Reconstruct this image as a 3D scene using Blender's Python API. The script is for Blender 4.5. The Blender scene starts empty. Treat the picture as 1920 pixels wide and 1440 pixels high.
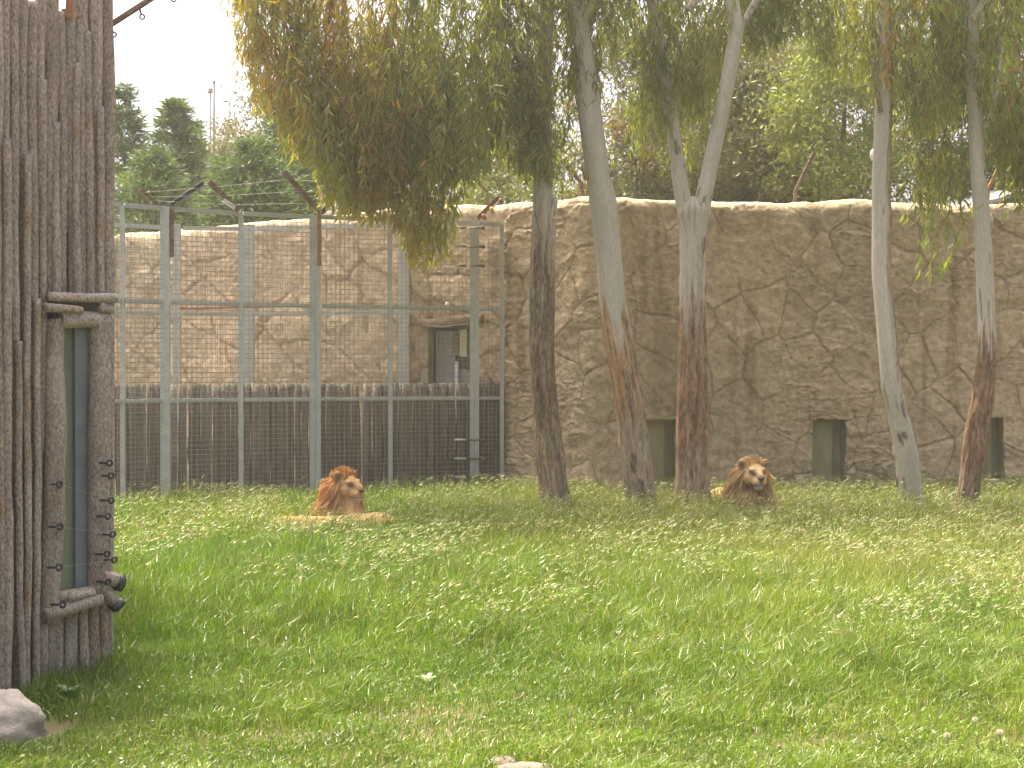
import bpy, math
import numpy as np
from mathutils import Vector

# ------------------------------------------------------------------ camera, sky, sun, exposure
scene = bpy.context.scene
F, CAM_H, HOR = 2638.0, 1.92, 700.0        # focal length in photo pixels, eye height (m), horizon row
cam_data = bpy.data.cameras.new('camera')
cam_data.sensor_width = 36.0
cam_data.lens = 36.0 * F / 1920.0
cam_data.clip_start = 0.1
cam_data.clip_end = 2000.0
cam = bpy.data.objects.new('camera', cam_data)
scene.collection.objects.link(cam)
cam.location = (0, 0, CAM_H)
cam.rotation_euler = (math.radians(90) - math.atan((720 - HOR) / F), 0, 0)
scene.camera = cam

SUN_EL = math.radians(71)
SUN_AZ = math.radians(-36)                 # measured from +Y (into the picture) towards +X
sun_dir = Vector((math.sin(SUN_AZ) * math.cos(SUN_EL), math.cos(SUN_AZ) * math.cos(SUN_EL), math.sin(SUN_EL)))
world = bpy.data.worlds.new('World')
scene.world = world
world.use_nodes = True
wn = world.node_tree
wn.nodes.clear()
sky = wn.nodes.new('ShaderNodeTexSky')
sky.sky_type = 'NISHITA'
sky.sun_disc = False
sky.sun_elevation = SUN_EL
sky.sun_rotation = SUN_AZ
sky.air_density = 0.45
sky.dust_density = 10.0
sky.ozone_density = 0.0
bg = wn.nodes.new('ShaderNodeBackground')
bg.inputs['Strength'].default_value = 0.15
wo = wn.nodes.new('ShaderNodeOutputWorld')
wn.links.new(sky.outputs[0], bg.inputs[0])
wn.links.new(bg.outputs[0], wo.inputs[0])

sun_data = bpy.data.lights.new('sun', 'SUN')
sun_data.energy = 2.1
sun_data.angle = math.radians(8)
sun_data.color = (1.0, 0.89, 0.68)
sun = bpy.data.objects.new('sun', sun_data)
scene.collection.objects.link(sun)
sun.rotation_euler = sun_dir.to_track_quat('Z', 'Y').to_euler()
sun.location = sun_dir * 50

scene.view_settings.view_transform = 'Standard'
scene.view_settings.look = 'None'
scene.view_settings.gamma = 1.0
scene.view_settings.exposure = 1.84
scene.render.engine = 'CYCLES'
scene.cycles.use_denoising = True
scene.cycles.max_bounces = 6
scene.cycles.transparent_max_bounces = 6
scene.cycles.volume_bounces = 0
scene.cycles.sample_clamp_indirect = 6.0

rng = np.random.default_rng(7)


# ------------------------------------------------------------------ helpers
def P(px, py, D):
    return np.array([(px - 960.0) / F * D, D, CAM_H - (py - HOR) / F * D])


def X(px, D):
    return (px - 960.0) / F * D


def Z(py, D):
    return CAM_H - (py - HOR) / F * D


def _hash(ix, iy, iz, seed):
    h = (ix.astype(np.int64) * 374761393 + iy.astype(np.int64) * 668265263 + iz.astype(np.int64) * 2147483647 + seed * 144665) & 0xFFFFFFFF
    h = ((h ^ (h >> 13)) * 1274126177) & 0xFFFFFFFF
    h = ((h ^ (h >> 16)) * 2246822519) & 0xFFFFFFFF
    return ((h ^ (h >> 15)) & 0xFFFFFF) / float(0xFFFFFF)


def vnoise(x, y, z=None, seed=0):
    x = np.asarray(x, float)
    y = np.asarray(y, float)
    z = np.zeros_like(x) if z is None else np.asarray(z, float)
    ix, iy, iz = np.floor(x), np.floor(y), np.floor(z)
    fx, fy, fz = x - ix, y - iy, z - iz
    fx, fy, fz = fx * fx * (3 - 2 * fx), fy * fy * (3 - 2 * fy), fz * fz * (3 - 2 * fz)
    r = 0
    for a in (0, 1):
        for b in (0, 1):
            for c in (0, 1):
                w = (fx if a else 1 - fx) * (fy if b else 1 - fy) * (fz if c else 1 - fz)
                r = r + w * _hash(ix + a, iy + b, iz + c, seed)
    return r * 2 - 1


def fbm(x, y, z=None, seed=0, oct=4):
    r, a, t, f = 0, 1.0, 0, 1.0
    for o in range(oct):
        r = r + a * vnoise(np.asarray(x) * f, np.asarray(y) * f, None if z is None else np.asarray(z) * f, seed + o * 17)
        t += a
        a *= 0.5
        f *= 2.03
    return r / t


def sstep(a, b, x):
    t = np.clip((np.asarray(x, float) - a) / (b - a), 0, 1)
    return t * t * (3 - 2 * t)


def make_mesh(name, V, faces, col=None, smooth=True, mats=None, mat_idx=None):
    """faces: list of int arrays, each (n, k)"""
    me = bpy.data.meshes.new(name)
    V = np.asarray(V, np.float32)
    faces = [np.asarray(f, np.int32) for f in faces if f is not None and len(f)]
    nl = sum(f.size for f in faces)
    nf = sum(len(f) for f in faces)
    me.vertices.add(len(V))
    me.vertices.foreach_set('co', V.ravel())
    me.loops.add(nl)
    me.loops.foreach_set('vertex_index', np.concatenate([f.ravel() for f in faces]))
    me.polygons.add(nf)
    tot = np.concatenate([np.full(len(f), f.shape[1], np.int32) for f in faces])
    st = np.concatenate([[0], np.cumsum(tot)[:-1]]).astype(np.int32)
    me.polygons.foreach_set('loop_start', st)
    me.polygons.foreach_set('loop_total', tot)
    if mat_idx is not None:
        me.polygons.foreach_set('material_index', np.asarray(mat_idx, np.int32))
    me.update(calc_edges=True)
    me.polygons.foreach_set('use_smooth', np.full(nf, bool(smooth)))
    if col is not None:
        a = me.attributes.new('col', 'FLOAT_COLOR', 'POINT')
        c = np.ones((len(V), 4), np.float32)
        col = np.asarray(col)
        c[:, :col.shape[1]] = col
        a.data.foreach_set('color', c.ravel())
    for m in (mats or []):
        me.materials.append(m)
    me.validate()
    return me


def tags(o, label=None, cat=None, group=None, kind=None):
    if label: o['label'] = label
    if cat: o['category'] = cat
    if group: o['group'] = group
    if kind: o['kind'] = kind
    return o


def root(name, loc, label, cat, group=None):
    o = bpy.data.objects.new(name, None)
    o.empty_display_size = 0.2
    o.location = loc
    scene.collection.objects.link(o)
    return tags(o, label, cat, group)


def base_of(o):
    v = np.zeros(3)
    while o is not None:
        v += np.array(o.location)
        o = o.parent
    return v


def add(name, V, faces, mat, parent=None, col=None, smooth=True, label=None, cat=None, group=None, kind=None):
    """world-space vertices -> one mesh object (a part when parent is given)"""
    V = np.asarray(V, float)
    if parent is not None:
        V = V - base_of(parent)
        loc = (0, 0, 0)
    else:
        lo, hi = V.min(0), V.max(0)
        loc = np.array([(lo[0] + hi[0]) / 2, (lo[1] + hi[1]) / 2, lo[2]])
        V = V - loc
    me = make_mesh(name, V, faces, col, smooth, [mat] if mat else None)
    o = bpy.data.objects.new(name, me)
    o.location = loc
    scene.collection.objects.link(o)
    if parent is not None:
        o.parent = parent
    return tags(o, label, cat, group, kind)


def tube(pts, rad, ring=8, cap=True, rfun=None):
    pts = np.asarray(pts, float)
    n = len(pts)
    rad = np.broadcast_to(np.asarray(rad, float), (n,))
    T = np.gradient(pts, axis=0)
    T /= np.linalg.norm(T, axis=1)[:, None] + 1e-12
    up = np.array([0, 1.0, 0]) if abs(T[0][2]) > 0.8 else np.array([0, 0, 1.0])
    A = np.zeros((n, 3))
    a = np.cross(up, T[0]); a /= np.linalg.norm(a)
    for i in range(n):
        a = a - T[i] * np.dot(a, T[i])
        a /= np.linalg.norm(a)
        A[i] = a
    B = np.cross(T, A)
    th = np.arange(ring) / ring * 2 * np.pi
    R = np.ones((n, ring)) * rad[:, None]
    if rfun is not None:
        R = R * rfun(np.arange(n)[:, None] * np.ones((1, ring)), th[None, :] * np.ones((n, 1)))
    V = pts[:, None, :] + R[..., None] * (A[:, None, :] * np.cos(th)[None, :, None] + B[:, None, :] * np.sin(th)[None, :, None])
    V = V.reshape(-1, 3)
    i = np.arange(n - 1)[:, None] * ring
    j = np.arange(ring)[None, :]
    k = (j + 1) % ring
    Q = np.stack([i + j, i + k, i + ring + k, i + ring + j], -1).reshape(-1, 4)
    faces = [Q]
    if cap:
        V = np.vstack([V, pts[0], pts[-1]])
        c0, c1 = n * ring, n * ring + 1
        jj = np.arange(ring); kk = (jj + 1) % ring
        t0 = np.stack([np.full(ring, c0), kk, jj], -1)
        o = (n - 1) * ring
        t1 = np.stack([np.full(ring, c1), o + jj, o + kk], -1)
        faces.append(np.vstack([t0, t1]))
    return V, faces


def join(parts):
    """parts: list of (V, faces) -> (V, faces)"""
    Vs, by, off = [], {}, 0
    for V, fs in parts:
        Vs.append(np.asarray(V, float))
        for f in fs:
            f = np.asarray(f)
            if len(f):
                by.setdefault(f.shape[1], []).append(f + off)
        off += len(V)
    return np.vstack(Vs), [np.vstack(v) for v in by.values()]


def box(c, size, ax=None):
    """centre, full sizes, optional 3 axis vectors"""
    c = np.asarray(c, float)
    h = np.asarray(size, float) / 2
    ax = np.eye(3) if ax is None else np.asarray(ax, float)
    s = np.array([[x, y, z] for x in (-1, 1) for y in (-1, 1) for z in (-1, 1)], float) * h
    V = c + s @ ax
    Q = np.array([[0, 1, 3, 2], [4, 6, 7, 5], [0, 4, 5, 1], [2, 3, 7, 6], [0, 2, 6, 4], [1, 5, 7, 3]])
    return V, [Q]


def bar(a, b, w, d, side=None):
    """rectangular bar from a to b; w across (horizontal), d other way"""
    a, b = np.asarray(a, float), np.asarray(b, float)
    t = b - a
    L = np.linalg.norm(t)
    t = t / L
    if side is None:
        side = np.array([1.0, 0, 0]) if abs(t[2]) > 0.7 else np.array([0, 0, 1.0])
    s = side - t * np.dot(side, t)
    s /= np.linalg.norm(s)
    n = np.cross(t, s)
    return box((a + b) / 2, (L, w, d), [t, s, n])


def angle_bar(a, b, w, side=None, th=0.008):
    """L-section steel from a to b"""
    a, b = np.asarray(a, float), np.asarray(b, float)
    t = (b - a) / np.linalg.norm(b - a)
    side = np.array([1.0, 0, 0]) if side is None else side
    s = side - t * np.dot(side, t)
    s /= np.linalg.norm(s)
    n = np.cross(t, s)
    L = np.linalg.norm(b - a)
    v1 = box((a + b) / 2 + s * (w / 2), (L, w, th), [t, s, n])
    v2 = box((a + b) / 2 + n * (w / 2 + th / 2 + .001), (L, th, w), [t, s, n])
    return join([v1, v2])


def ellipsoid(c, r, nu=16, nv=10):
    u = np.arange(nu) / nu * 2 * np.pi
    v = np.linspace(0, np.pi, nv + 1)[1:-1]
    V = np.stack([np.outer(np.sin(v), np.cos(u)), np.outer(np.sin(v), np.sin(u)), np.outer(np.cos(v), np.ones(nu))], -1).reshape(-1, 3)
    V = np.vstack([V, [0, 0, 1], [0, 0, -1]])
    n = nv - 1
    i = np.arange(n - 1)[:, None] * nu
    j = np.arange(nu)[None, :]
    k = (j + 1) % nu
    Q = np.stack([i + j, i + nu + j, i + nu + k, i + k], -1).reshape(-1, 4)
    jj = np.arange(nu); kk = (jj + 1) % nu
    T = np.vstack([np.stack([np.full(nu, n * nu), jj, kk], -1), np.stack([np.full(nu, n * nu + 1), (n - 1) * nu + kk, (n - 1) * nu + jj], -1)])
    return np.asarray(c) + V * np.asarray(r), [Q, T]


def torus(c, R, r, ax, n=14, m=6):
    ax = np.asarray(ax, float)
    th = np.arange(n) / n * 2 * np.pi
    ph = np.arange(m) / m * 2 * np.pi
    ring = np.cos(th)[:, None] * ax[0] + np.sin(th)[:, None] * ax[1]
    V = np.asarray(c) + (R + r * np.cos(ph))[None, :, None] * ring[:, None, :] + (r * np.sin(ph))[None, :, None] * ax[2]
    i = np.arange(n)[:, None]; j = np.arange(m)[None, :]
    i2 = (i + 1) % n; j2 = (j + 1) % m
    Q = np.stack([i * m + j, i2 * m + j, i2 * m + j2, i * m + j2], -1).reshape(-1, 4)
    return V.reshape(-1, 3), [Q]


def bump_ico(c, r, seed, amp=0.18, freq=2.2, nu=36, nv=22):
    V, f = ellipsoid((0, 0, 0), (1, 1, 1), nu, nv)
    n = fbm(V[:, 0] * freq, V[:, 1] * freq, V[:, 2] * freq, seed, 4)
    V = V * (1 + amp * n)[:, None]
    return np.asarray(c) + V * np.asarray(r), f


# ------------------------------------------------------------------ materials
def mat(name):
    m = bpy.data.materials.new(name)
    m.use_nodes = True
    nt = m.node_tree
    nt.nodes.clear()
    out = nt.nodes.new('ShaderNodeOutputMaterial')
    return m, nt, out


def nd(nt, t, **kw):
    n = nt.nodes.new(t)
    for k, v in kw.items():
        if k in n.inputs:
            n.inputs[k].default_value = v
        else:
            setattr(n, k, v)
    return n


def mapped_noise(nt, scale=(1, 1, 1), nscale=5, detail=6, rough=0.6, coord='Object'):
    tc = nd(nt, 'ShaderNodeTexCoord')
    mp = nd(nt, 'ShaderNodeMapping')
    mp.inputs['Scale'].default_value = scale
    nt.links.new(tc.outputs[coord], mp.inputs['Vector'])
    nz = nd(nt, 'ShaderNodeTexNoise')
    nz.inputs['Scale'].default_value = nscale
    nz.inputs['Detail'].default_value = detail
    nz.inputs['Roughness'].default_value = rough
    nt.links.new(mp.outputs[0], nz.inputs['Vector'])
    return nz


def ramp(nt, src, stops):
    r = nd(nt, 'ShaderNodeValToRGB')
    el = r.color_ramp.elements
    while len(el) < len(stops):
        el.new(0.5)
    for e, (p, c) in zip(el, stops):
        e.position = p
        e.color = (*c, 1)
    nt.links.new(src, r.inputs[0])
    return r


def solid(name, stops, scale=(1, 1, 1), nscale=6, rough=0.85, metal=0.0, bump=0.0, bscale=40, bstretch=(1, 1, 1), spec=0.3, coord='Object', bdist=0.02):
    m, nt, out = mat(name)
    p = nd(nt, 'ShaderNodeBsdfPrincipled')
    p.inputs['Roughness'].default_value = rough
    p.inputs['Metallic'].default_value = metal
    p.inputs['Specular IOR Level'].default_value = spec
    nz = mapped_noise(nt, scale, nscale, coord=coord)
    rp = ramp(nt, nz.outputs['Fac'], stops)
    nt.links.new(rp.outputs[0], p.inputs['Base Color'])
    if bump:
        b = nd(nt, 'ShaderNodeBump')
        b.inputs['Strength'].default_value = bump
        b.inputs['Distance'].default_value = bdist
        n2 = mapped_noise(nt, bstretch, bscale, 5, coord=coord)
        nt.links.new(n2.outputs['Fac'], b.inputs['Height'])
        nt.links.new(b.outputs[0], p.inputs['Normal'])
    nt.links.new(p.outputs[0], out.inputs[0])
    return m


def leaf_mat(name, trans=0.45, boost=(1.5, 1.6, 0.7), gloss=0.06, rough=0.45):
    """thin leaf: diffuse both sides plus light let through; colour from the mesh"""
    m, nt, out = mat(name)
    at = nd(nt, 'ShaderNodeAttribute', attribute_name='col')
    d = nd(nt, 'ShaderNodeBsdfDiffuse')
    t = nd(nt, 'ShaderNodeBsdfTranslucent')
    g = nd(nt, 'ShaderNodeBsdfGlossy')
    g.inputs['Roughness'].default_value = rough
    g.inputs['Color'].default_value = (1, 1, 1, 1)
    mx = nd(nt, 'ShaderNodeMixRGB', blend_type='MULTIPLY')
    mx.inputs[0].default_value = 1.0
    mx.inputs[2].default_value = (*boost, 1)
    nt.links.new(at.outputs['Color'], d.inputs['Color'])
    nt.links.new(at.outputs['Color'], mx.inputs[1])
    nt.links.new(mx.outputs[0], t.inputs['Color'])
    m1 = nd(nt, 'ShaderNodeMixShader'); m1.inputs[0].default_value = trans
    m2 = nd(nt, 'ShaderNodeMixShader'); m2.inputs[0].default_value = gloss
    nt.links.new(d.outputs[0], m1.inputs[1]); nt.links.new(t.outputs[0], m1.inputs[2])
    nt.links.new(m1.outputs[0], m2.inputs[1]); nt.links.new(g.outputs[0], m2.inputs[2])
    nt.links.new(m2.outputs[0], out.inputs[0])
    return m


def attr_mat(name, rough=0.85, nvar=0.35, nscale=30, stretch=(1, 1, 1), bump=0.4, bscale=40, spec=0.25, bdist=0.02):
    """colour from the mesh, broken up by fine noise and relief"""
    m, nt, out = mat(name)
    p = nd(nt, 'ShaderNodeBsdfPrincipled')
    p.inputs['Roughness'].default_value = rough
    p.inputs['Specular IOR Level'].default_value = spec
    at = nd(nt, 'ShaderNodeAttribute', attribute_name='col')
    nz = mapped_noise(nt, stretch, nscale, 6)
    rp = ramp(nt, nz.outputs['Fac'], [(0.32, (1 - nvar,) * 3), (0.68, (1 + nvar,) * 3)])
    mx = nd(nt, 'ShaderNodeMixRGB', blend_type='MULTIPLY')
    nt.links.new(at.outputs['Alpha'], mx.inputs[0])
    nt.links.new(at.outputs['Color'], mx.inputs[1])
    nt.links.new(rp.outputs[0], mx.inputs[2])
    nt.links.new(mx.outputs[0], p.inputs['Base Color'])
    if bump:
        b = nd(nt, 'ShaderNodeBump')
        b.inputs['Strength'].default_value = bump
        b.inputs['Distance'].default_value = bdist
        n2 = mapped_noise(nt, stretch, bscale, 5)
        nt.links.new(n2.outputs['Fac'], b.inputs['Height'])
        nt.links.new(b.outputs[0], p.inputs['Normal'])
    nt.links.new(p.outputs[0], out.inputs[0])
    return m


M = {}
M['soil'] = solid('soil', [(0.3, (0.07, 0.055, 0.03)), (0.5, (0.11, 0.09, 0.045)), (0.62, (0.085, 0.10, 0.03)), (0.8, (0.15, 0.115, 0.07))], nscale=2.4, bump=0.6, bscale=9)
M['grass'] = leaf_mat('grass', 0.38, (1.35, 1.45, 0.75), 0.05, 0.4)
M['leaf'] = leaf_mat('leaf', 0.5, (2.1, 2.0, 0.6), 0.03, 0.4)
M['far_leaf'] = leaf_mat('far_leaf', 0.34, (1.35, 1.35, 0.7), 0.04, 0.5)
M['needle'] = leaf_mat('needle', 0.3, (1.3, 1.4, 0.7), 0.02, 0.5)
M['rock'] = attr_mat('carved_rock', 0.95, 0.26, 13, bump=0.7, bscale=22, spec=0.1, bdist=0.03)
M['bark'] = attr_mat('bark', 0.9, 0.55, 42, (1, 1, 0.28), bump=0.8, bscale=24, spec=0.15)
M['log'] = attr_mat('log_bark', 0.95, 0.45, 70, (1, 1, 0.6), bump=0.8, bscale=70, spec=0.1, bdist=0.02)
M['fur'] = attr_mat('fur', 0.95, 0.2, 75, bump=0.6, bscale=110, spec=0.05)
M['mane'] = leaf_mat('mane', 0.25, (1.15, 1.05, 0.8), 0.03, 0.5)
M['galv'] = solid('galvanised_steel', [(0.3, (0.36, 0.38, 0.36)), (0.7, (0.48, 0.50, 0.47))], nscale=9, rough=0.6, metal=0.15, spec=0.4)
M['wire'] = solid('wire_steel', [(0.3, (0.24, 0.24, 0.20)), (0.7, (0.34, 0.33, 0.28))], nscale=3, rough=0.6, metal=0.1)
M['rust'] = solid('rusty_steel', [(0.3, (0.11, 0.075, 0.055)), (0.5, (0.18, 0.115, 0.075)), (0.72, (0.28, 0.23, 0.18))], nscale=14, rough=0.85, bump=0.3, bscale=60)
M['orange_rust'] = solid('orange_rust', [(0.3, (0.24, 0.11, 0.05)), (0.7, (0.36, 0.20, 0.10))], nscale=16, rough=0.85)
M['white_paint'] = solid('white_paint', [(0.3, (0.7, 0.7, 0.68)), (0.7, (0.8, 0.8, 0.78))], nscale=8, rough=0.5)
M['black'] = solid('black_plastic', [(0.3, (0.02, 0.02, 0.025)), (0.7, (0.045, 0.045, 0.05))], nscale=9, rough=0.4, spec=0.5)
M['yellow'] = solid('yellow_plastic', [(0.3, (0.5, 0.33, 0.04)), (0.7, (0.6, 0.42, 0.08))], nscale=9, rough=0.5)
M['frame_blue'] = solid('painted_steel', [(0.3, (0.13, 0.17, 0.19)), (0.7, (0.19, 0.23, 0.25))], nscale=7, rough=0.5, spec=0.4)
M['dark_core'] = solid('dark_boards', [(0.3, (0.15, 0.125, 0.10)), (0.7, (0.21, 0.18, 0.15))], nscale=6)
M['recess'] = solid('mossy_render', [(0.3, (0.25, 0.24, 0.13)), (0.55, (0.33, 0.31, 0.18)), (0.75, (0.40, 0.36, 0.24))], scale=(1, 1, 0.4), nscale=5, bump=0.2)
M['concrete'] = solid('pale_concrete', [(0.3, (0.36, 0.31, 0.25)), (0.7, (0.46, 0.40, 0.33))], nscale=7, bump=0.3)
M['boulder'] = solid('pale_boulder', [(0.28, (0.22, 0.185, 0.14)), (0.5, (0.34, 0.305, 0.26)), (0.75, (0.44, 0.40, 0.345))], nscale=6, bump=0.9, bscale=18)
M['flat_stone'] = solid('brown_stone', [(0.3, (0.13, 0.10, 0.075)), (0.7, (0.24, 0.19, 0.15))], nscale=5, bump=0.6, bscale=16)
M['door'] = solid('grey_door', [(0.3, (0.30, 0.31, 0.28)), (0.7, (0.38, 0.39, 0.35))], nscale=5, rough=0.6)
M['cream'] = solid('cream_enamel', [(0.3, (0.42, 0.38, 0.26)), (0.7, (0.5, 0.46, 0.32))], nscale=5, rough=0.5)
M['ochre'] = solid('ochre_pole', [(0.3, (0.28, 0.20, 0.10)), (0.7, (0.38, 0.28, 0.14))], nscale=8)
M['sheet'] = solid('pale_grey_sheet', [(0.3, (0.24, 0.24, 0.25)), (0.7, (0.30, 0.30, 0.31))], nscale=30, rough=0.7)
M['mast'] = solid('pale_mast', [(0.3, (0.16, 0.17, 0.18)), (0.7, (0.22, 0.23, 0.24))], nscale=3, rough=0.5)
M['globe'] = solid('white_globe', [(0.3, (0.46, 0.46, 0.43)), (0.7, (0.54, 0.54, 0.5))], nscale=3, rough=0.3)
M['flower'] = solid('white_petals', [(0.3, (0.72, 0.70, 0.62)), (0.7, (0.8, 0.8, 0.76))], nscale=3)
M['fluff'] = leaf_mat('seed_fluff', 0.4, (1.0, 1.0, 1.0), 0.0, 0.5)
M['nose'] = solid('dark_nose', [(0.3, (0.07, 0.045, 0.04)), (0.7, (0.12, 0.08, 0.07))], nscale=9, rough=0.5)
M['eye'] = solid('amber_eye', [(0.3, (0.05, 0.03, 0.01)), (0.7, (0.12, 0.07, 0.02))], nscale=9, rough=0.15, spec=0.5)


def glass_mat():
    m, nt, out = mat('window_glass')
    p = nd(nt, 'ShaderNodeBsdfPrincipled')
    p.inputs['Base Color'].default_value = (0.62, 0.72, 0.62, 1)
    p.inputs['Roughness'].default_value = 0.08
    p.inputs['Transmission Weight'].default_value = 0.85
    p.inputs['IOR'].default_value = 1.3
    nt.links.new(p.outputs[0], out.inputs[0])
    return m


M['glass'] = glass_mat()

# ------------------------------------------------------------------ ground
gx = np.concatenate([[-120, -60, -30], np.arange(-16, 16.01, 0.2), [30, 60, 120]])
gy = np.concatenate([[-40, -20, -6], np.arange(-1, 30.01, 0.2), [45, 80, 160]])


def ground_z(x, y):
    n = 0.045 * fbm(np.asarray(x) * 0.45, np.asarray(y) * 0.45, None, 3, 3)
    w = sstep(18, 14, np.abs(x)) * sstep(28, 24, y) * sstep(-4, 2, y)
    return n * w + 0.12 * sstep(14.6, 17.6, y) * sstep(60, 30, np.abs(x))


GX, GY = np.meshgrid(gx, gy, indexing='xy')
GV = np.stack([GX, GY, ground_z(GX, GY)], -1).reshape(-1, 3)
nx, ny = len(gx), len(gy)
ii = np.arange(ny - 1)[:, None] * nx + np.arange(nx - 1)[None, :]
GQ = np.stack([ii, ii + 1, ii + nx + 1, ii + nx], -1).reshape(-1, 4)
add('ground', GV, [GQ], M['soil'], kind='structure')

# ------------------------------------------------------------------ carved rock wall
WALL_H = 4.35
wpts = [(-160, 26.4), (215, 24.6), (330, 23.5), (450, 22.5), (600, 21.6), (740, 20.9), (830, 20.5), (940, 20.1), (1040, 19.62),
        (1095, 19.25), (1125, 19.17), (1165, 19.27), (1230, 19.45), (1400, 19.62), (1640, 19.75), (1920, 19.95), (2200, 20.2)]
wp = np.array([[X(a, d), d] for a, d in wpts])


def resample(pts, step):
    d = np.concatenate([[0], np.cumsum(np.linalg.norm(np.diff(pts, axis=0), axis=1))])
    s = np.arange(0, d[-1], step)
    return s, np.stack([np.interp(s, d, pts[:, k]) for k in range(pts.shape[1])], -1)


ws, wxy = resample(wp, 0.01)
ker = np.hanning(41); ker /= ker.sum()
pad = np.pad(wxy, ((20, 20), (0, 0)), mode='reflect', reflect_type='odd')
wxy = np.stack([np.convolve(pad[:, k], ker, 'valid') for k in range(2)], -1)
wtan = np.gradient(wxy, axis=0)
wtan /= np.linalg.norm(wtan, axis=1)[:, None]
wnor = np.stack([wtan[:, 1], -wtan[:, 0]], -1)          # towards the camera
wpx = wxy[:, 0] / wxy[:, 1] * F + 960


def s_of_px(px):
    return np.interp(px, wpx, ws)


def wall_at(px):
    i = int(np.argmin(np.abs(wpx - px)))
    return wxy[i], wnor[i]


HATCH = [(1207, 1268, 788, 905), (1523, 1585, 786, 904), (1836, 1882, 784, 898)]
DOORWAY = (803, 892, 606, 930)
openings = []
for a, b, t, bt in HATCH + [DOORWAY]:
    D = wall_at((a + b) / 2)[0][1]
    openings.append((s_of_px(a), s_of_px(b), max(Z(bt, D), -0.1), Z(t, D)))

wall_root = root('carved_rock_wall', (wall_at(1125)[0][0], wall_at(1125)[0][1], 0), 'tan sprayed-concrete rock wall with carved crack joints behind the trees and cage', 'wall')

seeds_rng = np.random.default_rng(21)


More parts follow.
